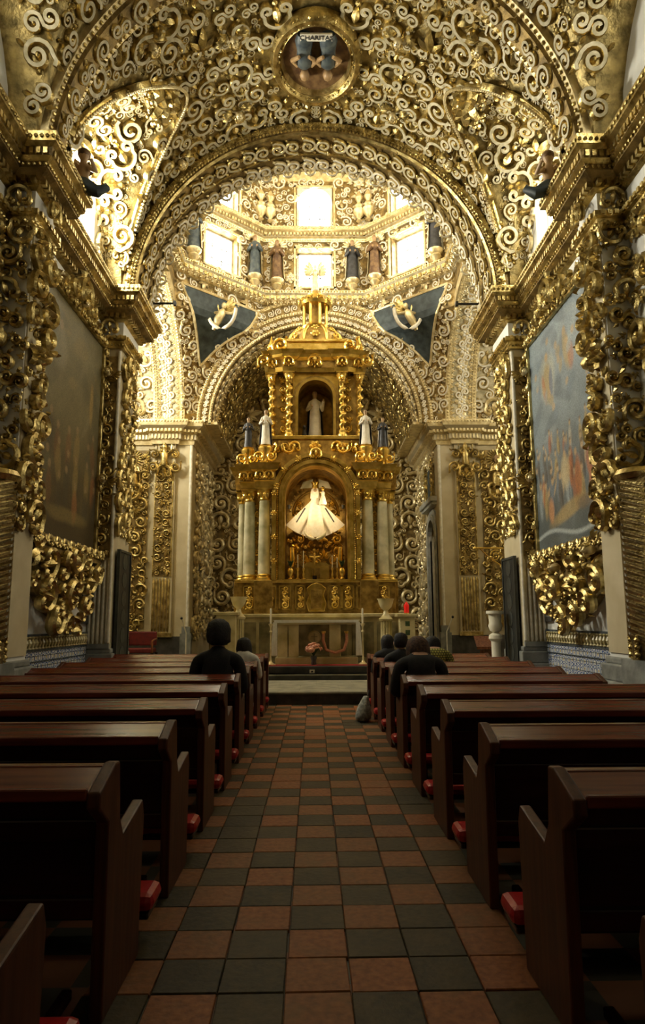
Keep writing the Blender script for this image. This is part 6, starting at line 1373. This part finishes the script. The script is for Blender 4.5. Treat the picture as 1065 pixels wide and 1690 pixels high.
# cream urn on post, right
Y = 12.02; x = 3.24; zt_ = atY(826, 1008, Y).z
t = thing('cream_urn', 'cream stone urn on a slim post beside the right dark screen', 'urn', (x, Y, Z_STEP1))
MB().lathe([(.12, zt_), (.155, zt_), (.16, zt_-.05), (.12, zt_-.07), (.11, zt_-.22), (.13, zt_-.27), (.10, zt_-.36), (.05, zt_-.39)][::-1], (x, Y, 0), 16).build('bowl', 'wax', t, smooth=40)
MB().lathe([(.13, Z_STEP1), (.13, .3), (.085, .36), (.085, zt_-.55), (.13, zt_-.5), (.12, zt_-.44), (.05, zt_-.39)], (x, Y, 0), 14).build('post', 'wax', t, smooth=40)
# wrought bracket above it
br = thing('gilt_wall_bracket', 'gilt scrolled bracket arm jutting from the right crossing pier', 'bracket', (3.5, 12.4, 2.95)); bz = atY(800, 905, 12.45).z
MB().tube([(3.58, 12.45, bz), (3.05, 12.45, bz)], .02, 6).build('arm', 'gold_altar', br); MB().ell((3.03, 12.45, bz), .035, 7, 5).build('knob', 'gold_altar', br, smooth=60)
sp_ = [(3.42+.12*math.cos(a)*(1-i/26), 12.45, bz-.14+.12*math.sin(a)*(1-i/26)) for i, a in enumerate(np.linspace(.2, 4*PI, 24))]; MB().tube(sp_, .012, 5).build('scroll', 'gold_altar', br); MB().tube([(3.12, 12.45, bz), (3.3, 12.45, bz-.18), (3.56, 12.45, bz-.36)], .014, 5).build('brace', 'gold_altar', br)
# red chairs/lectern by the far wall
for (u0, u1, v0, lab, m) in ((205, 252, 1043, 'dark red velvet armchair left of the far left pilaster', 'red_velvet'), (785, 822, 1050, 'reddish wooden lectern below the far right carved panel', 'wood_chair')):
    Y = 17.6 if m == 'red_velvet' else 17.6; x0, x1 = atY(u0, v0, Y).x, atY(u1, v0, Y).x; z1 = atY(u0, v0, Y).z; g = Z_STEP1
    if m == 'red_velvet':
        t = thing('armchair', lab, 'chair', ((x0+x1)/2, Y, g)); w_ = x1-x0
        bevel(MB().box(x0, x1, Y+.45, Y+.53, g+.6, z1).build('backrest', m, t), .03, 3); bevel(MB().box(x0, x1, Y-.05, Y+.5, g+.42, g+.54).build('seat', m, t), .03, 3)
        for xx in (x0, x1):
            for yy in (Y, Y+.48): MB().lathe([(.03, 0), (.04, .1), (.025, .2), (.04, .42)], (xx, yy, g), 8).build('leg', 'wood_dark', t, smooth=40)
            MB().tube([(xx, Y-.02, g+.42), (xx, Y-.02, g+.72), (xx, Y+.05, g+.74), (xx, Y+.48, g+.78)], .03, 7).build('armrest', 'wood_chair', t, smooth=50)
    else:
        t = thing('lectern', lab, 'lectern', ((x0+x1)/2, Y, g)); 
        b = MB(); b.add([(x0, Y-.12, z1-.30), (x1, Y-.12, z1-.30), (x1+.0, Y+.2, z1), (x0, Y+.2, z1), (x0, Y-.1, z1-.34), (x1, Y-.1, z1-.34), (x1, Y+.22, z1-.04), (x0, Y+.22, z1-.04)], [(0, 1, 2, 3), (7, 6, 5, 4), (0, 4, 5, 1), (1, 5, 6, 2), (2, 6, 7, 3), (3, 7, 4, 0)]); b.build('reading_board', m, t)
        MB().box(x0, x1, Y-.15, Y-.11, z1-.34, z1-.27).build('book_stop', m, t); bevel(MB().box((x0+x1)/2-.09, (x0+x1)/2+.09, Y, Y+.16, g, z1-.2).build('post', 'wood_dark', t), .01); MB().box(x0, x1, Y-.1, Y+.3, g, g+.06).build('foot', 'wood_dark', t)
        bk = MB().box(x0+.1, x1-.12, Y-.02, Y-.0, z1-.62, z1-.36).build('front_panel', m, t)
# microphone stand left and right
for (u, lab) in ((738, 'right'), (307, 'left')):
    Y = 17.3; x = atY(u, 1060, Y).x; t = thing('microphone_stand', 'slim pale microphone stand by the %s jamb of the apse arch' % lab, 'stand', (x, Y, Z_STEP1))
    MB().tube([(x, Y, Z_STEP1), (x, Y, 1.15), (x+(.14 if u > 500 else -.1), Y-.1, 1.5)], .016, 6).build('pole', 'strap_ivory', t); MB().lathe([(.16, 0), (.14, .03), (.02, .05)], (x, Y, Z_STEP1), 12).build('foot', 'iron', t); MB().ell((x+(.15 if u > 500 else -.11), Y-.11, 1.53), .035, 7, 5).build('microphone', 'iron', t, smooth=60)

# ------------------------------------------------------------------ pews
END = [(-.03, 0), (.47, 0), (.50, .58), (.47, .655), (.17, .60), (.115, .68), (.085, .90), (.03, .905), (-.155, .835), (-.16, .78), (-.04, .70)]
def make_pew(L, sg):
    """root at the aisle end on the floor; length runs to sg*L; faces +y"""
    t = bpy.data.objects.new('church_pew', None); COL.objects.link(t); t.empty_display_size = .2
    def part(nm, mb, m, par=t, bv=.008): o = mb.build(nm, m); o.parent = par; bevel(o, bv, 2); return o
    def X(a, b): return sorted((sg*a, sg*b))
    for a in (0, L-.05): part('end_panel', MB().prism(END, *X(a, a+.05), 'x'), 'wood_end')
    x = X(.05, L-.05)
    part('backrest', MB().box(*x, .02, .045, .38, .86), 'wood_dark'); part('back_rail', MB().box(*x, -.0, .07, .62, .70), 'wood_dark'); part('lower_rail', MB().box(*x, .0, .06, .34, .42), 'wood_dark')
    part('top_rail', MB().box(*x, .02, .075, .86, .895), 'wood_rail')
    b = MB(); b.add([(x[0], -.145, .80), (x[1], -.145, .80), (x[1], .03, .862), (x[0], .03, .862), (x[0], -.145, .83), (x[1], -.145, .83), (x[1], .03, .892), (x[0], .03, .892)], [(3, 2, 1, 0), (4, 5, 6, 7), (0, 1, 5, 4), (1, 2, 6, 5), (2, 3, 7, 6), (3, 0, 4, 7)])
    bk = part('book_rest', b, 'wood_rail'); part('book_rest_lip', MB().box(*x, -.155, -.135, .805, .85), 'wood_rail', bk)
    part('seat', MB().box(*x, .04, .48, .41, .445), 'wood_rail'); part('seat_apron', MB().box(*x, .42, .445, .30, .41), 'wood_dark')
    k = part('kneeler_board', MB().box(*X(-.02, L-.1), -.55, -.36, .11, .14), 'wood_dark')
    part('kneeler_cushion', MB().box(*X(-.04, L-.1), -.56, -.35, .14, .22), 'red_cushion', k, .035)
    for a in (.12, L/2, L-.22): part('kneeler_leg', MB().box(*X(a, a+.04), -.5, -.0, .07, .11), 'wood_dark', k); part('kneeler_foot', MB().box(*X(a, a+.04), -.5, -.44, 0, .08), 'wood_dark', k)
    return t
ORD = ['nearest', 'second', 'third', 'fourth', 'fifth', 'sixth', 'seventh', 'eighth', 'ninth']
PEWY = {}
for sg, side, xa, L, y0, sp_ in ((-1, 'left', -.845, 2.72, 2.66, 1.10), (1, 'right', .82, 2.04, 2.51, 1.07)):
    proto = make_pew(L, sg)
    for k in range(9):
        o = proto if k == 0 else copy_tree(proto)
        row = k-1; o.location = (xa, y0+sp_*row, 0); PEWY[side, row] = y0+sp_*row
        o['label'] = 'dark wooden pew with red kneeler, %s row from the camera on the %s' % (ORD[k], side); o['category'] = 'pew'; o['group'] = 'pews on the %s of the aisle' % side

# kneeling desks closing the front of each block
for sg, side, xa, L, y in ((-1, 'left', -.845, 2.72, 11.42), (1, 'right', .82, 2.04, 11.10)):
    t = thing('kneeling_desk', 'low wooden kneeling desk in front of the first pew on the %s' % side, 'desk', (xa, y, 0)); X = lambda a, b: sorted((xa+sg*a, xa+sg*b))
    for a in (0, L-.05): bevel(MB().prism([(y-.03, 0), (y+.12, 0), (y+.085, .90), (y+.03, .905), (y-.155, .835), (y-.16, .78), (y-.04, .70)], *X(a, a+.05), 'x').build('end_panel', 'wood_end', t))
    bevel(MB().box(*X(.05, L-.05), y+.02, y+.045, .1, .86).build('front_board', 'wood_dark', t)); bevel(MB().box(*X(.05, L-.05), y+.02, y+.075, .86, .895).build('top_rail', 'wood_rail', t))
    b = MB(); x = X(.05, L-.05); b.add([(x[0], y-.145, .80), (x[1], y-.145, .80), (x[1], y+.03, .862), (x[0], y+.03, .862), (x[0], y-.145, .83), (x[1], y-.145, .83), (x[1], y+.03, .892), (x[0], y+.03, .892)], [(3, 2, 1, 0), (4, 5, 6, 7), (0, 1, 5, 4), (1, 2, 6, 5), (2, 3, 7, 6), (3, 0, 4, 7)]); bevel(b.build('book_rest', 'wood_rail', t))
    bevel(MB().box(*X(-.04, L-.1), y-.50, y-.29, .14, .22).build('kneeler_cushion', 'red_cushion', t), .035, 3); MB().box(*X(0, L-.1), y-.49, y-.3, .0, .14).build('kneeler_board', 'wood_dark', t)

# ------------------------------------------------------------------ people
def person(label, x, y, seat, cloth, hairm, hair, lean=0.0, turn=0.0, kneel=False, shoulder=.19, size=1.0, sleeve=None, bulk=1.0, drop=0.0):
    """skinned body, seen from behind, facing +y; seat is the height of what carries it"""
    P = {}; E_ = []; R = {}
    def v(n, co, r, frm=None):
        P[n] = co; R[n] = r
        if frm: E_.append((frm, n))
    b = bulk
    v('pelvis', (0, 0, .10), (.155*b, .13*b)); v('waist', (0, .01+lean*.1, .28), (.14*b, .11*b), 'pelvis'); v('chest', (0, .0+lean*.25, .43), (.155*b, .12*b), 'waist'); v('collar', (0, lean*.32, .535), (.10, .085), 'chest')
    v('neck', (0, lean*.38+.005+drop*.3, .615-drop*.25), (.052, .052), 'collar'); v('jaw', (turn*.03, lean*.45+.03+drop*.8, .69-drop*.8), (.066, .072), 'neck'); v('head', (turn*.03, lean*.5+.015+drop, .775-drop), (.078, .092), 'jaw'); v('crown', (turn*.03, lean*.52+.01+drop, .835-drop), (.05, .062), 'head')
    v('nose', (turn*.06, lean*.5+.125+drop, .735-drop), (.012, .012), 'head')
    for s, n in ((-1, 'l'), (1, 'r')):
        v('sh'+n, (s*shoulder, lean*.28, .50), (.062*b, .065*b), 'collar'); v('el'+n, (s*(shoulder+.055), .05+lean*.2, .23), (.05*b, .05*b), 'sh'+n); v('wr'+n, (s*.13, .28, .19), (.033, .033), 'el'+n); v('pa'+n, (s*.08, .35, .18), (.038, .02), 'wr'+n)
        for i in range(4):
            fx = s*(.055+.018*(1.5-i)); v('f%d%s' % (i, n), (fx-s*.01, .40+.01*(i in (1, 2)), .165), (.009, .009), 'pa'+n); v('g%d%s' % (i, n), (fx-s*.03, .425+.01*(i in (1, 2)), .14), (.008, .008), 'f%d%s' % (i, n))
        v('t'+n, (s*.04, .36, .20), (.010, .010), 'pa'+n)
        if kneel: v('hp'+n, (s*.09, .0, .02), (.095, .095), 'pelvis'); v('kn'+n, (s*.10, .12, -.34), (.07, .07), 'hp'+n); v('an'+n, (s*.10, -.26, -.38), (.045, .045), 'kn'+n); v('to'+n, (s*.10, -.36, -.40), (.04, .035), 'an'+n)
        else: v('hp'+n, (s*.09, .06, .08), (.095, .095), 'pelvis'); v('kn'+n, (s*.10, .43, .09), (.07, .07), 'hp'+n); v('an'+n, (s*.10, .42, -.33), (.045, .045), 'kn'+n); v('to'+n, (s*.10, .56, -.38), (.04, .03), 'an'+n)
    names = list(P); ix = {n: i for i, n in enumerate(names)}
    me = bpy.data.meshes.new('person'); me.from_pydata([P[n] for n in names], [(ix[a], ix[c]) for a, c in E_], [])
    o = bpy.data.objects.new('person', me); COL.objects.link(o)
    sk = o.modifiers.new('skin', 'SKIN'); sk.use_smooth_shade = True
    for n, d in zip(names, me.skin_vertices[0].data): d.radius = R[n]; d.use_root = n == 'pelvis'
    ss = o.modifiers.new('sub', 'SUBSURF'); ss.levels = 2; ss.render_levels = 2
    dg = bpy.context.evaluated_depsgraph_get(); nm = bpy.data.meshes.new_from_object(o.evaluated_get(dg))
    o.modifiers.clear(); o.data = nm; nm.materials.clear(); nm.materials.append(MATS[cloth]); nm.materials.append(MATS['skin'])
    for p in nm.polygons:
        c = p.center; p.use_smooth = True
        p.material_index = 1 if (c.z > .635-drop*.3 and abs(c.x) < .075 and c.y > -.06) or (c.y > .30 and c.z > .12 and abs(c.x) < .2 and c.z < .3) else 0
    o.location = (x, y, seat); o.scale = (size,)*3
    o['label'] = label; o['category'] = 'person'
    h = MB(); hx, hy = turn*.03, lean*.5+drop
    g = random.Random(int(x*100)+7); jit = lambda w, z, i: 1+.04*math.sin(5*w+i)+g.uniform(-.055, .055)
    if hair == 'long': prof = [(.085, .52), (.10, .58), (.108, .66), (.112, .74), (.108, .81), (.08, .865), (.03, .89), (.001, .892)]
    elif hair == 'bob': prof = [(.07, .57), (.105, .62), (.118, .66), (.125, .72), (.122, .79), (.10, .85), (.05, .888), (.001, .895)]
    elif hair == 'man': prof = [(.07, .64), (.112, .67), (.122, .73), (.12, .79), (.10, .85), (.05, .885), (.001, .892)]
    elif hair == 'big': prof = [(.07, .62), (.13, .65), (.15, .72), (.145, .80), (.115, .87), (.06, .91), (.001, .92)]
    else: prof = [(.07, .68), (.098, .71), (.104, .77), (.098, .83), (.07, .87), (.03, .885), (.001, .888)]
    h.lathe(prof, (hx, hy-.012, 0), 26, 0, .95, 1.0, jit)
    # open the face: push the front of the cap back
    h.v = [(a, (min(c, hy+.055) if z < .80 else c), z-drop) for a, c, z in h.v]
    ho = h.build('hair', hairm, smooth=70); ho.parent = o
    er = MB()
    if hair == 'short':
        for s in (-1, 1): er.ell((hx+s*.088, hy+.02, .735-drop), (.012, .025, .035), 6, 5)
        e2 = er.build('ears', 'skin', smooth=60); e2.parent = o
    return o
def seat_at(u, v, Y): return atY(u, v, Y)
SEAT = .445
def pew_person(label, u, vtop, side, row, *a, **k):
    Y = PEWY[side, row]+.24; p = atY(u, vtop, Y); sz = k.pop('size', None) or max(.92, min(1.14, (p.z-SEAT)/(.895-k.get('drop', 0))))
    xm = k.pop('xmin', 0); px = max(p.x, xm) if xm else p.x
    return person(label, px, Y, SEAT, *a, size=sz, **k)
pew_person('person in black with dark hair kneeling tall in the left pews', 360, 1020, 'left', 4, 'cloth_black', 'hair_black', 'man', lean=.15, bulk=1.12, size=1.16)
pew_person('person with dark hair and a white top near the front of the left pews', 402, 1052, 'left', 6, 'cloth_shirt', 'hair_black', 'bob', lean=.1, drop=.08)
pew_person('person with long black hair and dark coat beside the aisle on the right', 626, 1047, 'right', 7, 'cloth_black', 'hair_black', 'long', lean=.1, drop=.06, xmin=1.08)
pew_person('person with short black hair behind the long-haired one on the right', 652, 1043, 'right', 6, 'cloth_black', 'hair_black', 'short', lean=.05, drop=.04, xmin=1.14)
pew_person('person with brown hair and wide black jacket in the right pews', 658, 1050, 'right', 4, 'cloth_black', 'hair_brown', 'bob', lean=.1, bulk=1.1, shoulder=.2, drop=.12, xmin=1.06)
pew_person('person with black hair and yellow-green knitted cardigan on the right', 706, 1050, 'right', 6, 'knit_yellow', 'hair_black', 'bob', lean=.1, bulk=1.15, drop=.14, xmin=1.6)
# grey cloth bag leaning on the pew end at the right of the aisle
_q = atZ(599, 1190, 0); by, bx_ = _q.y, _q.x
t = thing('cloth_bag', 'grey patterned cloth bag slumped against a right pew end in the aisle', 'bag', (bx_, by, 0))
m = MB(); m.lathe([(.09, 0), (.14, .03), (.15, .10), (.12, .20), (.07, .30), (.05, .35)], (bx_, by, 0.003), 16, 0, .8, 1.25, lambda w, z, i: 1+.10*math.sin(3*w+i)+.05*math.sin(7*w)); m.v = [(a+.12*c*c*4, b_, c) for a, b_, c in m.v]; m.build('sack', 'bag_cloth', t, smooth=60)
MB().tube([(bx_+.07, by-.03, .33), (bx_+.10, by, .44), (bx_+.10, by+.06, .40), (bx_+.07, by+.05, .32)], .012, 6).build('strap', 'stone_dark', t)
